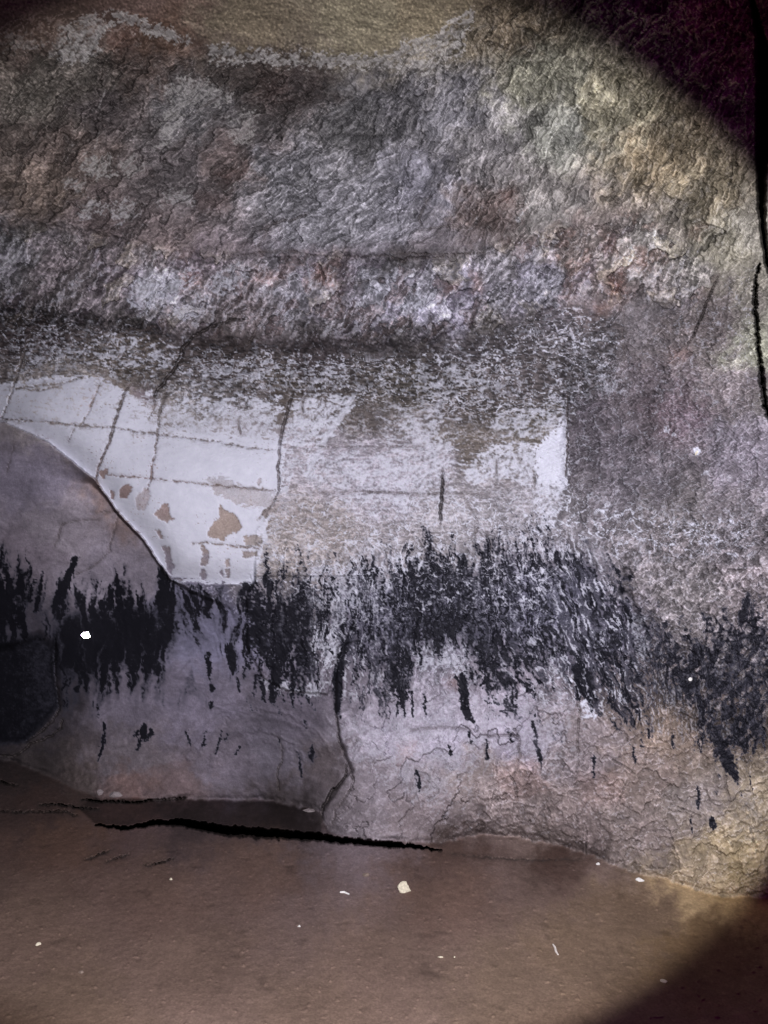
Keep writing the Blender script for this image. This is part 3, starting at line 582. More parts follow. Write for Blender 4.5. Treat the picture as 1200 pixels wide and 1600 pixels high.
# ---------------------------------------------------------------- joints and cracks: (points with width), depth
CRACKS = [
 ([(1122,432,.3),(1118,440,1.6),(1112,455,3.4),(1105,470,2.4),(1100,485,3.6),(1092,503,3.),(1085,522,2),(1073,540,1.2),(1066,548,.2)], .09),
 ([(395,497,1.5),(365,500,3),(330,510,4.5),(300,527,6),(285,545,7),(282,560,7),(270,580,6),(258,595,6),(248,608,5),(242,618,3)], .08),
 ([(360,508,2),(395,500,3),(400,512,3),(396,525,3),(388,535,2),(360,543,1.5)], .03),
 ([(300,556,1.5),(282,564,3),(270,578,3)], .03),
 ([(203,600,2),(193,618,3),(186,640,4),(178,665,4),(172,690,3.5),(160,715,2.4),(152,735,2.2),(151,750,2.5),(155,762,3)], .05),
 ([(262,612,2),(250,640,2.4),(248,670,2),(243,700,2.4),(238,730,2),(235,750,1.6),(230,765,1.2)], .02),
 ([(241,617,2.4),(240,640,1.4),(232,655,1)], .02),([(155,600,1.2),(148,620,2),(142,635,2.6),(132,655,2),(125,668,1.4)], .015),
 ([(58,500,1.5),(40,545,3),(32,570,3),(22,600,3),(12,630,2.4),(3,652,2)], .03),([(0,655,6),(10,655,3)], .05),
 ([(5,655,2),(60,658,1.6),(100,663,2),(150,667,1.6),(175,668,2),(220,675,2),(260,680,2),(300,685,2),(350,692,1.5),(390,700,1.5),(430,702,1)], .014),
 ([(500,697,1.2),(600,698,1.6),(660,697,1)], .012),([(165,742,1),(235,747,1.5),(300,755,1.6),(350,760,1.6),(400,764,1.8),(430,766,1.2)], .012),([(480,770,1.2),(560,768,1.6),(600,770,2),(660,772,1.6),(750,770,1)], .012),
 ([(92,604,1),(60,610,1.6),(24,606,1.4),(95,600,1.2),(130,588,1.4)], .012),([(115,670,1),(108,690,1.4)], .008),
 ([(461,610,2),(452,630,4),(446,655,4.5),(440,675,4),(437,695,4),(436,715,3),(434,735,2.6),(436,755,2.6),(436,766,2)], .06),
 ([(436,766,2),(430,780,2.4),(418,795,1.6),(402,813,1.2)], .02),([(400,613,1),(460,612,2),(560,613,1.6)], .02),([(477,618,1),(472,630,2),(472,648,1)], .012),([(372,655,1),(374,672,2.5),(376,678,1)], .016),
 ([(300,850,.8),(320,848,1.2),(350,852,1.2),(372,854,2.4),(402,857,1.6)], .016),
 ([(692,732,.3),(691,745,1.5),(692,760,3.6),(690,780,4.6),(688,800,4),(689,812,1.6),(688,822,.3)], .12),
 ([(775,720,1),(777,735,2),(774,760,1.4)], .01),([(834,735,1.5),(835,752,2),(836,760,1)], .015),([(728,405,1),(722,430,2.5),(716,460,1.2)], .0),
 ([(672,495,2),(678,514,3),(681,518,1)], .02),
 ([(720,770,1),(735,795,2),(747,818,2),(742,840,1.5)], .01),([(760,835,2),(765,850,3),(765,860,2)], .02),
 ([(525,1120,4),(528,1140,3),(530,1160,3),(538,1180,2),(547,1200,2.4),(552,1220,3),(549,1232,2),(537,1250,1.4),(525,1265,1),(518,1290,1)], .05),
 ([(541,1195,1.4),(541,1213,2.5),(532,1224,4),(520,1235,5),(512,1248,5),(505,1262,4.4),(501,1285,5)], .12),
 ([(432,1150,.8),(440,1165,1.2),(441,1190,2),(434,1203,3.6),(433,1215,3),(436,1235,2)], .03),
 ([(86,1000,3),(85,1030,2.4),(87,1060,2),(92,1090,2),(92,1108,2.6),(82,1127,3.2),(62,1145,2.6),(40,1158,1.6)], .06),
 ([(98,1124,2),(95,1138,3),(80,1150,3),(64,1157,2.4),(48,1163,2.6),(34,1175,3),(20,1183,3),(0,1180,2)], .06),
 ([(60,1258,1),(90,1257,2.6),(120,1261,2.2),(153,1265,1)], .03),([(-20,1268,2),(50,1269,1.6),(100,1268,2),(120,1274,1)], .02),([(-20,1220,2),(5,1223,2.4),(26,1228,1)], .03),
 ([(125,1250,1.5),(170,1253,3),(220,1253,3),(262,1249,2),(290,1246,1.5)], .04),
 ([(133,1344,1),(155,1336,1.6),(176,1328,1)], .02),([(166,1346,.8),(200,1336,1.4)], .015),([(228,1353,1),(250,1348,2),(270,1342,1)], .02),
 ([(700,1334,.3),(760,1340,.9),(830,1344,1.1),(905,1343,.3)], .006),
 ([(405,362,1.2),(420,352,2.5),(440,345,3.4),(458,343,3),(478,336,2)], .04),([(422,352,1),(412,370,2),(403,385,1.5)], .02),
 ([(345,402,1),(400,396,1.5),(432,392,2),(450,391,2.4),(480,398,1.6),(560,402,1.5),(600,399,1.5),(625,404,3),(630,410,5),(636,402,2),(700,402,1.5)], .03),
 ([(600,394,1),(660,397,2),(720,397,2),(770,394,1)], .02),([(655,360,1.4),(690,354,2.2),(708,352,2.4),(735,357,2.4),(750,340,1.6),(755,322,1.2)], .03),([(660,358,2),(655,340,1.6),(665,320,1.2),(672,306,1)], .02),
 ([(920,350,1.2),(940,356,2),(958,359,2.4),(975,354,2.2),(992,346,1.2)], .03),([(0,364,1.2),(25,367,2),(48,372,2.2),(52,366,1.2)], .025),
 ([(463,430,1.5),(450,437,3),(436,440,4),(422,447,2),(410,465,2),(405,485,1.4)], .03),([(400,510,2),(398,525,2),(390,536,1.4)], .02),([(540,470,2),(530,480,2.2),(515,495,1.6)], .02),
 ([(115,445,2.4),(125,430,1),(105,450,1),(100,465,2),(85,455,.5)], .0),([(550,444,1.5),(570,440,2.2),(592,434,1.6)], .02),
 ([(262,415,3),(250,423,2),(242,428,1)], .03),([(120,377,1),(135,380,2.5),(150,376,1.5)], .02),
 ([(126,138,1),(110,160,2),(98,178,2.2),(75,200,2),(55,220,2),(35,245,2),(28,275,2),(15,310,2),(2,332,2)], .02),([(205,160,2),(192,178,1.6)], .018),([(222,318,2.2),(205,340,2),(195,350,1)], .02),
 ([(300,210,2),(280,225,2),(255,250,1)], .016),([(60,300,1),(48,318,2),(44,340,1.5)], .015),([(380,125,1),(330,160,1.6),(310,170,1)], .01),
 ([(150,800,1),(185,800,2),(180,825,2),(172,850,2),(170,862,1)], .014),([(155,812,.8),(110,815,1.4),(97,820,2.6),(92,835,1.4),(85,855,1)], .014),([(145,885,1.4),(130,893,2),(118,898,1.4)], .012),([(172,860,1.4),(155,878,1.6),(140,888,1)], .012),
 ([(24,690,1),(18,712,1.2),(10,740,1)], .01),([(805,1140,2),(810,1150,2),(812,1180,2),(806,1205,2),(800,1215,1.4)], .014),([(762,1150,2),(790,1148,2),(808,1150,3)], .02),([(760,1185,2),(757,1165,1.5)], .014),([(795,1210,2),(805,1225,3),(808,1245,1.6)], .02),
 ([(640,1140,1),(690,1136,2),(720,1138,2),(745,1142,1)], .012),([(906,1105,2),(902,1160,2),(904,1200,1.4)], .016),([(1130,1200,2),(1136,1235,3),(1142,1260,1)], .012),
 ([(885,600,2),(887,640,3),(886,700,3),(884,745,2)], .012),([(977,460,1),(975,490,1.5),(972,520,1.5),(976,560,1)], .012),([(700,345,0.5),(705,380,1),(710,395,1)], .0),
 ([(940,925,4),(930,1030,0)], .0),([(1000,1030,1),(960,1028,3),(930,1032,2)], .02),([(985,925,1),(1002,930,2),(1007,945,1)], .01),
 ([(290,905,1),(268,904,2),(255,890,2.4)], .02),([(318,924,2),(330,933,3),(342,930,2)], .03)]
silt_shade = np.zeros(U.shape, f32)
for pts_, dep in CRACKS:
    if dep <= 0: continue
    if dep < .021: dep = dep * 1.8
    w, d, wd = line_d(pts_, 16, .6)
    silt_shade[w] = np.maximum(silt_shade[w], np.clip(np.clip(wd, 0, 1) * sm(1.0, -.8, d - wd * .42 - grain[w] * .9) * np.clip(.9 + .7 * mixn[w], 0, 1) + sm(8, 0, d) * .30 * (1 + 2 * mixn[w]), 0, 1))
    wd = wd * (1 + .8 * grain[w] + .6 * mixn[w]) * .82
    H[w] -= dep * np.clip(wd / 1.6, .15, 1) * np.clip(1 - np.abs(d + grain[w] * 1.6 + .2) / (wd * .48 + .6), 0, 1)
    H[w] -= .0015 * np.clip(1 - d / (wd + 5), 0, 1)
# arc mouldings in the alcove plaster
for k in range(7):
    cx_, cy_, r_ = 400 + k * 2, 1215 + k * 2, 62 + k * 13
    a_ = np.radians(np.linspace(200, 335, 12))
    P_ = [(cx_ + r_ * 1.05 * math.cos(t), cy_ + r_ * math.sin(t), 5) for t in a_]
    w, d, wd = line_d(P_, 12, 2.)
    H[w] += .009 * sm(6, 0, d) * (.5 + .5 * np.sin(k * 2.1)); T[w] -= .16 * sm(5, 0, d) * alcove[w] * (k % 2)

# ---------------------------------------------------------------- large steps in the form
st_alc = region([(4,655),(75,690),(150,750),(185,800),(225,842),(250,880),(268,905),(300,916),(240,1000),(150,1010),(-560,1100),(-560,655)], 1.8, .4)
sd_slab = np.full(U.shape, 400., f32)
w, d = poly_sd([(4,655),(75,690),(150,750),(185,800),(225,842),(250,880),(268,905),(330,914),(395,912),(900,700),(900,560),(-560,560),(-560,640)], 380, .4)
sd_slab[w] = d
out = np.clip(sd_slab, 0, 400)
# below and behind the white slab the wall steps back, deeper to the left
D += alcove * ((.05 + .15 * sm(60, 190, U)) * sm(0, 5 + 40 * sm(170, 60, U), out)) * sm(420, 120, U) * sm(1100, 900, V)
D += slab * .05 * sm(-55, 0, np.minimum(sd_slab, 0)) ** 2                 # the slab rolls over towards its rim
# block in front of the soot hollow: skin edge along the lower slab, hung block over the alcove
blk = region([(386,930),(386,1010),(412,1060),(450,1080),(512,1085),(524,1050),(534,1012),(560,960),(560,900),(400,900)], 2, .8)
D -= blk * .035
D += sm(660, 570, U) * region([(528,1010),(560,1000),(600,1040),(760,1100),(900,1110),(1100,1200),(1740,1230),(1740,1700),(500,1700),(503,1270),(540,1215),(552,1205),(530,1150),(524,1100)], 2.5, .6) * -.05
lft = region([(-560,1040),(20,1010),(60,990),(86,1010),(88,1060),(93,1100),(40,1158),(-560,1180)], 9, .8, 3)
D += lft * .10
D += sm(990, 905, U) * region([(886,520),(886,700),(884,770),(870,820),(905,860),(985,930),(1010,1040),(1100,1240),(1740,1500),(1740,-300),(1180,380),(1060,440),(960,470)], 9, 2, 8) * -.03
# hollow next to the soot on the right
w, d = poly_sd([(965,918),(985,922),(998,945),(1000,975),(985,970),(972,945)], 30, 1.5)
D[w] += .06 * sm(3, -9, d)
w, d = poly_sd([(972,885),(988,888),(990,902),(976,904)], 20, 1.5)
D[w] += .07 * sm(2, -6, d)
# ledges: the band is undercut along its top and overhangs a long recess along its foot
def ledge_curve(pts_, back, lip, fall, w0=560):
    global D
    P_ = np.array(pts_, f32)
    c_ = np.interp(U, P_[:, 0], P_[:, 1]).astype(f32) + W1 * 9 + W3 * 5
    a_ = np.interp(U, P_[:, 0], P_[:, 2]).astype(f32)
    e_ = V - c_
    D += a_ * back * sm(-lip, lip, e_) * np.exp(-np.clip(e_, 0, None) / fall) * (e_ < 400)
    D -= a_ * back * .35 * np.exp(-(np.clip(-e_, 0, None) / (fall * .8)) ** 2) * sm(lip, -lip, e_)
ledge_curve([(-560,345,1),(0,348,1),(120,358,1),(300,392,.8),(430,400,1),(620,404,1.2),(740,400,1),(860,365,.7),(1000,345,.4),(1080,340,0),(1740,340,0)], .036, 7, 45)
ledge_curve([(-560,480,1),(0,488,1),(100,500,1),(200,512,1),(300,532,1),(400,545,.9),(640,540,1),(740,512,.9),(820,480,.5),(900,460,.15),(960,450,0),(1740,450,0)], .125, 20, 60)
ledge_curve([(-560,-40,0),(60,10,0),(150,18,.6),(250,46,1),(310,72,1),(390,90,1),(500,96,1),(600,94,1),(660,76,1),(710,52,.8),(770,0,.5),(800,-30,0),(1740,-60,0)], .035, 22, 50)
# the fissure at the right edge, with the next rock face beyond it
w, d = poly_sd([(1150,-560),(1166,-60),(1172,0),(1180,50),(1182,120),(1181,250),(1184,330),(1189,370),(1195,410),(1204,440),(1209,440),(1200,395),(1196,340),(1197,270),(1203,230),(1206,90),(1192,45),(1178,0),(1174,-60),(1165,-560)], 30, 1.)
H[w] -= .9 * sm(1.5, -7, d)
w, d, wd = line_d([(1186,412,2),(1180,440,4),(1179,470,5),(1182,510,6),(1187,560,6),(1191,600,7),(1195,630,7),(1201,652,6),(1225,700,6)], 16, .8)
H[w] -= .35 * np.clip(1 - np.abs(d + grain[w] * 2.2) / (wd * .48 + .7), 0, 1)
beyond = region([(1178,0),(1192,45),(1206,90),(1203,230),(1197,270),(1196,340),(1200,395),(1186,412),(1180,440),(1182,510),(1191,600),(1201,652),(1225,700),(1740,1200),(1740,-560),(1165,-560)], 1.5, 0)

ROCK = D - H
# ================================================================= the floor
below = np.clip(V - 812, 4, None)
fz = .012 * fbm(U / 260, V / 120, 151, 2)
FLOOR = EYE * F / below
FX = (U - 600) / F * FLOOR.clip(0, 12); FY = FLOOR.clip(0, 12)
fl_h = (.012 * fbm(FX / .45, FY / .9, 152, 2) + .0012 * fbm(FX / .09, FY / .09, 153, 4) + .0012 * fbm(FX / .025, FY / .025, 154, 2) + fz)
pit = fbm(FX / .11, FY / .11, 155, 3)
fl_h -= .002 * sm(.42, .7, pit)
fl_h += .0035 * sm(.50, .75, fbm(FX / .03, FY / .03, 156, 2))
# bank of dirt heaped against the wall, right of the crack
FLOOR = (EYE - fl_h) * F / below
# gap under the floor crust and its raised lip
GAP = [(a, b, c * .68) for a, b, c in [(150,1289,1),(175,1292,2),(200,1294,5),(225,1289,6),(245,1285,7),(280,1285,9),(310,1290,12),(340,1297,15),(400,1302,15),(450,1305,14),(500,1308,12),(540,1314,9),(600,1319,8),(650,1323,3.5),(675,1327,1.5),(690,1328,.3)]]
isfl = V > jline
FH = np.zeros(U.shape, f32)
w, d, wd = line_d(GAP, 40, .8)
wd = wd * (1 + .45 * mixn[w] + .25 * W3[w])
FH[w] -= 1.1 * np.clip(1.25 - d / (wd * .55 + .6), 0, 1) ** .7 * (d < wd * .7 + .6) * np.clip(wd / 2.5, 0, 1)
for pts_, dep in CRACKS:
    if min(p[1] for p in pts_) < 1215 or dep <= 0: continue
    w, d, wd = line_d(pts_, 12, .8)
    FH[w] -= dep * 6 * np.clip(wd / 2.2, .0, 1) * np.clip(1 - np.abs(d + grain[w] * 2.2) / (wd * .40 + .5), 0, 1)
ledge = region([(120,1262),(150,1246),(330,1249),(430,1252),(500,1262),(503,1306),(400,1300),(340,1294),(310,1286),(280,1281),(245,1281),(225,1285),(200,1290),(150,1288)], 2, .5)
FLOOR0 = FLOOR.copy()
FLOOR = FLOOR - FH
# soft fillet where dirt meets rock
k = .05
t_ = np.clip(.5 + .5 * (FLOOR - ROCK) / k, 0, 1)
Dall = FLOOR * (1 - t_) + ROCK * t_ - k * t_ * (1 - t_) * .6
# follow the traced foot line of the wall
hard = sm(-5, 5, V - jline)
Dall = np.where(V > jline, np.minimum(np.where(hard > 0, FLOOR, Dall), FLOOR), np.minimum(ROCK, FLOOR + .35))
jrow = np.clip(np.searchsorted(vs, jline[0]), 1, NV - 1)
jr = (FLOOR0[jrow, np.arange(NU)] - ROCK[jrow, np.arange(NU)])
jr = np.convolve(np.pad(jr, 20, mode='edge'), np.ones(41) / 41, mode='valid').astype(f32)
ROCK = ROCK + jr[None, :] * np.exp(-np.clip(jline - V, 0, None) / 55) * 1.0
bl = sm(-9, 8, V - jline)
Dall = (np.minimum(ROCK, FLOOR + .35) * (1 - bl) + FLOOR * bl).astype(f32)
Dall = np.clip(Dall, .8, 9)
floor_m = sm(-3, 3, V - jline)

# ================================================================= colours
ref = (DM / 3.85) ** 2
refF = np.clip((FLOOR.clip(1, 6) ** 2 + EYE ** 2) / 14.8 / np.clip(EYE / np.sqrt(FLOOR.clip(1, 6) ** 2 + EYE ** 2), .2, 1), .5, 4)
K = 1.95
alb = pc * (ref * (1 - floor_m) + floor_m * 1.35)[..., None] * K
# rust, ochre and violet blooms
def bloom(pts_, rgb, amt, soft=10):
    w, d = poly_sd(pts_, soft + 24, 3, 5)
    m = (sm(soft, -soft, d + grain[w] * 8) * amt)[..., None]
    L = alb[w].mean(axis=2, keepdims=True)
    alb[w] = alb[w] * (1 - m) + m * L * np.array(rgb, f32)
rust = (1.55, .82, .63); vio = (1.12, .88, 1.12)
for p_, c_, a_ in [([(280,430),(310,425),(312,445),(285,450)], rust, .7),([(400,420),(440,430),(420,445),(395,440)], rust, .6),([(490,415),(520,430),(525,450),(500,445)], rust, .75),([(735,425),(750,430),(755,455),(738,455)], rust, .6),([(700,445),(715,440),(715,455),(700,460)], rust, .6),
  ([(940,365),(960,370),(962,395),(945,390)], rust, .55),([(995,385),(1010,390),(1012,420),(995,415)], rust, .65),([(950,440),(975,430),(978,455),(955,460)], rust, .8),([(925,475),(945,470),(945,490),(925,492)], rust, .5),([(1085,355),(1100,350),(1095,375),(1075,365)], rust, .5),
  ([(1045,545),(1080,548),(1078,560),(1045,565)], rust, .55),([(340,270),(385,255),(380,280),(345,285)], rust, .45),([(300,300),(360,305),(355,330),(310,330)], rust, .35),([(170,50),(215,45),(210,85),(170,75)], rust, .6),([(780,300),(800,290),(805,320),(785,320)], rust, .5),([(400,110),(450,120),(440,160),(400,150)], rust, .4),
  ([(205,608),(240,610),(240,630),(210,625)], vio, .8),([(1060,640),(1110,650),(1100,670),(1060,675)], vio, .5),([(200,420),(225,415),(222,435),(200,435)], vio, .6),([(480,480),(500,478),(500,500),(482,500)], vio, .5),([(770,1200),(840,1180),(860,1240),(790,1250)], rust, .30),([(625,1165),(650,1160),(640,1185),(620,1200)], rust, .35),
  ([(180,1215),(300,1190),(310,1240),(190,1245)], rust, .22),([(700,1062),(722,1055),(720,1075),(705,1075)], rust, .5),([(900,1210),(960,1200),(980,1250),(910,1260)], rust, .25),([(140,655),(120,640),(130,620),(150,600),(150,620)], rust, .35)]:
    bloom(p_, c_, a_ * .55)
tt = (np.clip(T, -1, 1) + blotch * .25) * (1 - floor_m) + grain * .14
alb *= (np.exp(tt * 1.12) * .93)[..., None]
_b = band * sm(-.1, .15, mixn + .25)
for lo, hi, rgb, a_ in ((.0, .14, (1.20, .95, .88), .6), (.14, .26, (1.03, .95, 1.04), .8), (.60, .80, (1.20, 1.19, 1.24), 1.), (.88, 1., (1.15, 1.12, .98), .9)):
    m_ = (_b * ((BV > lo) & (BV <= hi)) * a_)[..., None]
    alb = alb * (1 - m_) + alb * np.array(rgb, f32) * m_
FLECK *= 1 - .75 * band * ((BV > .60) & (BV <= .80))
alb *= (1 - .36 * brown2 - .10 * upright - .08 * mid)[..., None]
# floor dirt: uneven patches and grit; then shade painted onto the ledge
alb *= (1 + floor_m * (.20 * fbm(FX / .22, FY / .5, 161, 4) + .10 * fbm(FX / .05, FY / .07, 162, 3) + .25 * sm(.45, .8, fbm(FX / .022, FY / .022, 163, 2)) - .22 * sm(.35, .7, pit)))[..., None]
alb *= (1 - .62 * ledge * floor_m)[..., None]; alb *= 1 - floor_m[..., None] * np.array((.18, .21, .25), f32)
alb *= (1 - .02 * alcove * (1 - floor_m) + .12 * lowmid * (1 - floor_m) + (.24 * lowright + .14 * upleft * (1 - band)) * (1 - floor_m))[..., None]
alb *= (1 - .6 * silt_shade * floor_m)[..., None]  # floor cracks: their shade painted in over the dirt
alb = np.clip(alb, .008, .82)
cal *= 1 - slab * np.clip(.55 * sm(.0, .5, mixn + .5 * hwave) * sm(760, 620, V) + .8 * sm(.42, .6, fbm(U / 3.4, V / 2.4, 320, 2)) * sm(-.1, .3, blotch), 0, 1)
cal *= 1 - silt_shade * .9; alb = alb * (1 - silt_shade * .55)[..., None] + (silt_shade * .55)[..., None] * np.array((.085, .068, .062), f32)
cal = np.maximum(cal, FLECK * (1 + .8 * mixn)) ; cal *= (1 - floor_m); soot = np.clip(soot, 0, 1) * (1 - floor_m); soot *= (1 - slab * sm(915, 905, V))
cal *= (1 - alcove * .85 * (V < 1060)) * (1 - beyond)
# ================================================================= build the mesh once, split it into the bodies of rock
X = (U - 600) / F * Dall; Z = EYE - (V - 800) / F * Dall
co = np.stack([X, Dall, Z], axis=-1).astype(f32)
dx = np.zeros_like(co); dy = np.zeros_like(co)
dx[:, 1:-1] = co[:, 2:] - co[:, :-2]; dx[:, 0] = co[:, 1] - co[:, 0]; dx[:, -1] = co[:, -1] - co[:, -2]
dy[1:-1] = co[2:] - co[:-2]; dy[0] = co[1] - co[0]; dy[-1] = co[-1] - co[-2]
nrm = np.cross(dx, dy); nrm /= np.linalg.norm(nrm, axis=-1, keepdims=True) + 1e-9
if nrm[NV // 3, NU // 2, 1] > 0: nrm = -nrm

lab = np.zeros(U.shape, np.int8)                       # 0 = main wall
lab[(V < 560) & (ceiling < .5)] = 1                     # upper wall and band
lab[(V >= 0) & (band > .5) & (ceiling < .5)] = 2
lab[ceiling > .5] = 3
lab[(slab > .5)] = 4
lab[(alcove > .5)] = 5
lab[(region([(528,1085),(610,1075),(760,1085),(900,1075),(1000,1090),(1130,1195),(1240,1180),(1740,1180),(1740,1800),(480,1800),(501,1285),(512,1245),(541,1212),(552,1210),(530,1160),(527,1115)], 2, 3) > .5)] = 6
lab[beyond > .5] = 7
lab[floor_m > .5] = 8
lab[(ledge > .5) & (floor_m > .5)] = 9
NAMES = ['cave_wall', 'upper_rock_wall', 'rock_ledge_band', 'cave_ceiling', 'limestone_slab_face', 'alcove_wall', 'lower_rock_wall', 'rock_face_beyond_fissure', 'cave_floor', 'floor_crust']

def nodes_rock(name, dirt=False):
    m = bpy.data.materials.new(name); m.use_nodes = True
    nt = m.node_tree; N = nt.nodes; L = nt.links
    bs = N['Principled BSDF']
    def node(t, **kw):
        x = N.new(t)
        for k_, v_ in kw.items(): setattr(x, k_, v_)
        return x
    def math_(op, a, b=None, c=None, clamp=False):
        x = node('ShaderNodeMath', operation=op, use_clamp=clamp)
        for i_, q in enumerate((a, b, c)):
            if q is None: continue
            if isinstance(q, (int, float)): x.inputs[i_].default_value = q
            else: L.new(q, x.inputs[i_])
        return x.outputs[0]
    def noise(scale, detail=4, rough=.6, vec=None):
        x = node('ShaderNodeTexNoise'); x.inputs['Scale'].default_value = scale; x.inputs['Detail'].default_value = detail; x.inputs['Roughness'].default_value = rough
        L.new(vec or tc.outputs['Object'], x.inputs['Vector']); return x.outputs['Fac']
    def mix(f, a, b):
        x = node('ShaderNodeMix', data_type='RGBA')
        L.new(f, x.inputs[0])
        for s_, q in ((6, a), (7, b)):
            if isinstance(q, tuple): x.inputs[s_].default_value = q
            else: L.new(q, x.inputs[s_])
        return x.outputs[2]
    tc = node('ShaderNodeTexCoord')
    pg = node('ShaderNodeAttribute', attribute_name='pigment')
    mk = node('ShaderNodeAttribute', attribute_name='deposits')
    sp = node('ShaderNodeSeparateColor'); L.new(mk.outputs['Color'], sp.inputs[0])
    fine = noise(130, 5, .7); mid_ = noise(28, 4, .6)
    # bare rock with mineral speckle
    k1 = math_('MULTIPLY_ADD', fine, 1.1, .45)
    k2 = math_('MULTIPLY_ADD', mid_, .5, .75)
    kk = math_('MULTIPLY', k1, k2)
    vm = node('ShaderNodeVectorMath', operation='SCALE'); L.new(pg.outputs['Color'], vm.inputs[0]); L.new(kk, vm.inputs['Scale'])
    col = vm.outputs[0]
    if not dirt:
        # white flowstone
        cf = math_('ADD', sp.outputs[0], math_('MULTIPLY_ADD', fine, .55, -.275))
        mr = node('ShaderNodeMapRange', interpolation_type='SMOOTHSTEP'); L.new(cf, mr.inputs[0])
        mr.inputs[1].default_value = .02; mr.inputs[2].default_value = .98
        cc = mix(mid_, (.49, .50, .57, 1), (.66, .66, .73, 1))
        cw = mix(mid_, (.31, .295, .28, 1), (.47, .45, .42, 1)); cc = mix(sp.outputs[2], cc, cw)
        col = mix(mr.outputs[0], col, cc)
        sf = math_('ADD', sp.outputs[1], math_('MULTIPLY_ADD', fine, .5, -.25))
        mr2 = node('ShaderNodeMapRange', interpolation_type='SMOOTHSTEP'); L.new(sf, mr2.inputs[0])
        mr2.inputs[1].default_value = .30; mr2.inputs[2].default_value = .80
        mr3 = node('ShaderNodeMapRange', interpolation_type='SMOOTHSTEP'); L.new(sf, mr3.inputs[0])
        mr3.inputs[1].default_value = .04; mr3.inputs[2].default_value = .55
        gs_ = mix(mid_, (.028, .028, .040, 1), (.078, .078, .106, 1))
        g3 = math_('MULTIPLY', mr3.outputs[0], .88)
        col = mix(g3, col, gs_)
        sc_ = mix(fine, (.004, .004, .006, 1), (.013, .0125, .020, 1))
        col = mix(mr2.outputs[0], col, sc_)
    L.new(col, bs.inputs['Base Color'])
    bs.inputs['Roughness'].default_value = .86 if dirt else .74
    bs.inputs['Specular IOR Level'].default_value = .12 if dirt else .22
    b1 = node('ShaderNodeBump'); b1.inputs['Strength'].default_value = .55; b1.inputs['Distance'].default_value = .0035
    L.new(fine, b1.inputs['Height'])
    b2 = node('ShaderNodeBump'); b2.inputs['Strength'].default_value = .1 if dirt else .3; b2.inputs['Distance'].default_value = .004
    L.new(mid_, b2.inputs['Height']); L.new(b1.outputs[0], b2.inputs['Normal'])
    L.new(b2.outputs[0], bs.inputs['Normal'])
    return m
M_ROCK = nodes_rock('cave_rock'); M_DIRT = nodes_rock('cave_dirt', True)

dep4 = np.stack([cal, soot, sm(520, 260, V + mixn * 60), np.ones_like(cal)], axis=-1).astype(f32)
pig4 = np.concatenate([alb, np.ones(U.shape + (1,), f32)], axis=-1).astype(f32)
gid = np.arange(NV * NU, dtype=np.int64).reshape(NV, NU)
q = np.stack([gid[:-1, :-1], gid[1:, :-1], gid[1:, 1:], gid[:-1, 1:]], axis=-1).reshape(-1, 4)
ql = lab[:-1, :-1].reshape(-1)
cof = co.reshape(-1, 3); nf = nrm.reshape(-1, 3); pf = pig4.reshape(-1, 4); df = dep4.reshape(-1, 4)
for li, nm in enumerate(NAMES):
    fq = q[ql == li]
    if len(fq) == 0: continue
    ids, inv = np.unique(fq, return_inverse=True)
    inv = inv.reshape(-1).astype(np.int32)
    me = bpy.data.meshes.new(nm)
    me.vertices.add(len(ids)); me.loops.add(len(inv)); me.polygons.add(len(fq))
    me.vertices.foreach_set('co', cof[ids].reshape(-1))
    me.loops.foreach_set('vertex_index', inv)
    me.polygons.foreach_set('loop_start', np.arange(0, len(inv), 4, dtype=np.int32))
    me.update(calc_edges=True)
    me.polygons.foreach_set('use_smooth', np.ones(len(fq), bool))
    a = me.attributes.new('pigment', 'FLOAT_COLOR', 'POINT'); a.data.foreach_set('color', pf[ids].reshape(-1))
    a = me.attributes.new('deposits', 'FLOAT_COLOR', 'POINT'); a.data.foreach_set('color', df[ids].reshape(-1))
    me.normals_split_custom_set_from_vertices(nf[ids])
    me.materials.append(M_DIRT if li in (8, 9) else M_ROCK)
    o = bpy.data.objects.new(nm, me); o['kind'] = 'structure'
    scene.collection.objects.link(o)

# ================================================================= small loose things
def surf(px, py):
    j = int(np.clip(np.searchsorted(vs, py), 1, NV - 1)); i = int(np.clip(np.searchsorted(us, px), 1, NU - 1))
    return co[j, i].copy(), nrm[j, i].copy()
def simple_mat(name, col, rough=.8, metal=0.0, var=.3):
    m = bpy.data.materials.new(name); m.use_nodes = True
    nt = m.node_tree; b = nt.nodes['Principled BSDF']
    tc = nt.nodes.new('ShaderNodeTexCoord'); nz = nt.nodes.new('ShaderNodeTexNoise'); nz.inputs['Scale'].default_value = 160; nz.inputs['Detail'].default_value = 4
    nt.links.new(tc.outputs['Object'], nz.inputs['Vector'])
    rp = nt.nodes.new('ShaderNodeValToRGB'); nt.links.new(nz.outputs['Fac'], rp.inputs[0])
    rp.color_ramp.elements[0].position = .3; rp.color_ramp.elements[1].position = .7
    rp.color_ramp.elements[0].color = tuple(c * (1 - var) for c in col) + (1,); rp.color_ramp.elements[1].color = tuple(min(1, c * (1 + var * .5)) for c in col) + (1,)
    nt.links.new(rp.outputs[0], b.inputs['Base Color'])
    bp = nt.nodes.new('ShaderNodeBump'); bp.inputs['Strength'].default_value = .4; bp.inputs['Distance'].default_value = .003
    nt.links.new(nz.outputs['Fac'], bp.inputs['Height']); nt.links.new(bp.outputs[0], b.inputs['Normal'])
    b.inputs['Roughness'].default_value = rough; b.inputs['Metallic'].default_value = metal
    return m
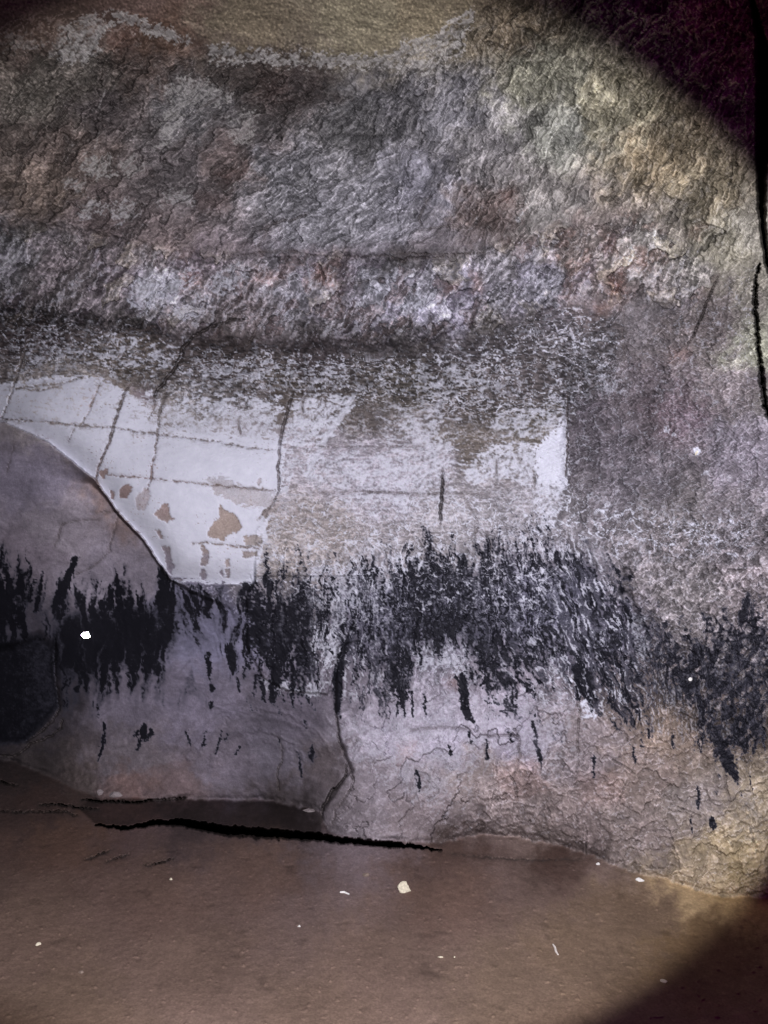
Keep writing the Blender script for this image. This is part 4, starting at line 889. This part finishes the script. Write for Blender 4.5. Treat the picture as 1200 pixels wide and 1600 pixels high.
M_PALE = simple_mat('pale_limestone', (.62, .56, .42)); M_WHITE = simple_mat('white_chip', (.80, .78, .74)); M_GREY = simple_mat('grey_stone', (.26, .22, .22)); M_WOOD = simple_mat('bleached_twig', (.75, .68, .62)); M_FOIL = simple_mat('foil', (.95, .95, .97), .22, 1.0, .03); M_BRN = simple_mat('brown_stone', (.20, .15, .12))
import bmesh
from mathutils import Vector, noise as mn
def stone(name, label, px, py, size_px, mat, cat='stone', seed=0, rise=.35, turn=0.0, group=None, wall=False):
    """an angular chip lying on the surface; size in photograph pixels at its distance (long, deep, tall)"""
    p, nn = surf(px, py); s = p[1] / F
    rx, ry, rz = [a * s * .5 for a in size_px]
    bm = bmesh.new(); bmesh.ops.create_icosphere(bm, subdivisions=3, radius=1)
    rr = random.Random(seed); cuts = []
    for _ in range(9):
        v = Vector((rr.uniform(-1, 1), rr.uniform(-1, 1), rr.uniform(-1, 1))).normalized(); cuts.append((v, rr.uniform(.52, .85)))
    for v in bm.verts:
        for c, d_ in cuts:
            e = v.co.dot(c) - d_
            if e > 0: v.co -= c * e
        v.co *= 1 + .09 * mn.noise(v.co * 3 + Vector((seed, 0, 0)))
        v.co = Vector((v.co.x * rx, v.co.y * ry, v.co.z * rz))
    me = bpy.data.meshes.new(name); bm.to_mesh(me); bm.free(); me.materials.append(mat)
    o = bpy.data.objects.new(name, me)
    nrmv = Vector(nn) if wall else Vector((0, 0, 1))
    o.location = Vector(p) + nrmv * (rz * rise if not wall else rz * .2)
    o.rotation_euler = (0, 0, turn) if not wall else nrmv.to_track_quat('Z', 'Y').to_euler()
    o['label'] = label; o['category'] = cat
    if group: o['group'] = group
    scene.collection.objects.link(o); return o
G = 'loose pale chips lying on the cave floor'
stone('stone', 'largest pale yellowish stone lying alone on the brown floor below the black gap', 632, 1392, (25, 17, 22), M_PALE, seed=3, turn=.4, group=G)
stone('stone_chip', 'flat white chip at the foot of the wall on the right', 1000, 1376, (14, 9, 7), M_WHITE, 'chip', 5, group=G)
stone('stone_chip', 'small white chip on the dirt bank left of the flat one by the wall', 933, 1350, (8, 6, 5), M_WHITE, 'chip', 6, group=G)
stone('stone_chip', 'pale narrow chip near the lower left edge of the floor', 59, 1476, (10, 7, 6), M_PALE, 'chip', 7, turn=.6, group=G)
stone('stone_chip', 'curved pale chip on the lower right floor beside the dark edge', 1036, 1534, (13, 6, 6), M_PALE, 'chip', 8, turn=-.5, group=G)
stone('stone_chip', 'tiny pale chip on the floor below the short white twig', 466, 1447, (5, 4, 4), M_WHITE, 'chip', 9, group=G)
stone('stone_chip', 'tiny pale chip on the floor below the three short cracks', 266, 1373, (5, 4, 4), M_PALE, 'chip', 10, group=G)
stone('stone_chip', 'dull buff crumb on the floor left of the bottom middle', 125, 1520, (9, 7, 6), M_BRN, 'chip', 11, group=G)
stone('stone_chip', 'brownish embedded stone on the floor right above the white twig', 570, 1367, (13, 8, 8), M_BRN, 'chip', 12, group=G)
stone('stone_chip', 'thin pale sliver on the middle floor right of centre', 688, 1495, (9, 3, 3), M_PALE, 'chip', 13, group=G)
stone('stone_chip', 'tiny light speck on the dirt left of the bottom dark corner', 710, 1495, (3, 3, 3), M_PALE, 'chip', 15, group=G)
stone('stone_chip', 'thin grey flake lying on the dark floor crust under the alcove', 483, 1266, (22, 12, 6), M_GREY, 'flake', 14, group=G)
stone('stone_chip', 'lone grey pebble against the foot of the alcove wall', 155, 1239, (13, 9, 10), M_GREY, 'pebble', 16)
stone('stone_chip', 'long flat grey rubble piece right of the lone pebble at the alcove foot', 180, 1243, (24, 10, 11), M_GREY, 'pebble', 17)
stone('stone_chip', 'small bright tip of rock poking from the soot on the right', 1077, 1060, (7, 6, 7), M_WHITE, 'chip', 18, wall=True)
stone('stone_chip', 'white flake stuck on the grey violet wall on the right', 1088, 706, (6, 11, 4), M_PALE, 'flake', 19, wall=True)
def twig(name, label, pxs, rad, mat, cat):
    bm = bmesh.new(); pts_ = []
    for (a, b) in pxs:
        p, nn = surf(a, b); pts_.append(Vector(p) + Vector((0, 0, rad * .7)))
    rings = []
    for k_, p in enumerate(pts_):
        t = (pts_[min(k_ + 1, len(pts_) - 1)] - pts_[max(k_ - 1, 0)]).normalized()
        s = t.cross(Vector((0, 0, 1))).normalized(); u_ = s.cross(t)
        rr = rad * (1 if 0 < k_ < len(pts_) - 1 else .6)
        rings.append([bm.verts.new(p + (s * math.cos(a) + u_ * math.sin(a)) * rr) for a in [i * math.pi / 3 for i in range(6)]])
    for a, b in zip(rings, rings[1:]):
        for i in range(6): bm.faces.new((a[i], a[(i + 1) % 6], b[(i + 1) % 6], b[i]))
    bm.faces.new(rings[0][::-1]); bm.faces.new(rings[-1])
    org = pts_[0].copy()
    for v in bm.verts: v.co -= org
    me = bpy.data.meshes.new(name); bm.to_mesh(me); bm.free(); me.materials.append(mat)
    o = bpy.data.objects.new(name, me); o.location = org; o['label'] = label; o['category'] = cat
    scene.collection.objects.link(o)
twig('twig', 'short straight white twig on the floor left of the pale stone', [(531,1394),(537,1395),(545,1397)], .0045, M_WHITE, 'twig')
twig('twig', 'curled thin pale root piece on the right part of the floor', [(864,1476),(867,1481),(868,1487),(872,1492)], .004, M_WOOD, 'twig')
# crumpled bright foil scrap caught on the sooty wall
p, nn = surf(136, 992)
bm = bmesh.new(); rr = random.Random(4)
pl_ = [(-9, 0), (-6, -4), (1, -5), (4, -3), (9, -2), (7, 3), (2, 5), (-5, 5)]
s = p[1] / F
look = (Vector((LIGHT[0] * .5, 0, EYE + .17)) - Vector(p)).normalized()
sx_ = Vector((0, 0, 1)).cross(look).normalized(); sy_ = look.cross(sx_)
c0 = bm.verts.new(Vector(p) + look * .0135)
ring = [bm.verts.new(Vector(p) + look * (.012 + rr.uniform(-.001, .001)) + sx_ * a * s - sy_ * b * s) for a, b in pl_]
back = [bm.verts.new(v.co - look * .03) for v in ring]
for i in range(len(ring)):
    bm.faces.new((c0, ring[i], ring[(i + 1) % len(ring)])); bm.faces.new((ring[i], back[i], back[(i + 1) % len(ring)], ring[(i + 1) % len(ring)]))
bm.faces.new(back)
bmesh.ops.recalc_face_normals(bm, faces=bm.faces)
for v in bm.verts: v.co -= Vector(p)
me = bpy.data.meshes.new('foil_scrap'); bm.to_mesh(me); bm.free(); me.materials.append(M_FOIL)
o = bpy.data.objects.new('foil_scrap', me); o.location = Vector(p)
o['label'] = 'small glaring white reflective scrap on the black sooty wall at left'; o['category'] = 'reflective scrap'
scene.collection.objects.link(o)
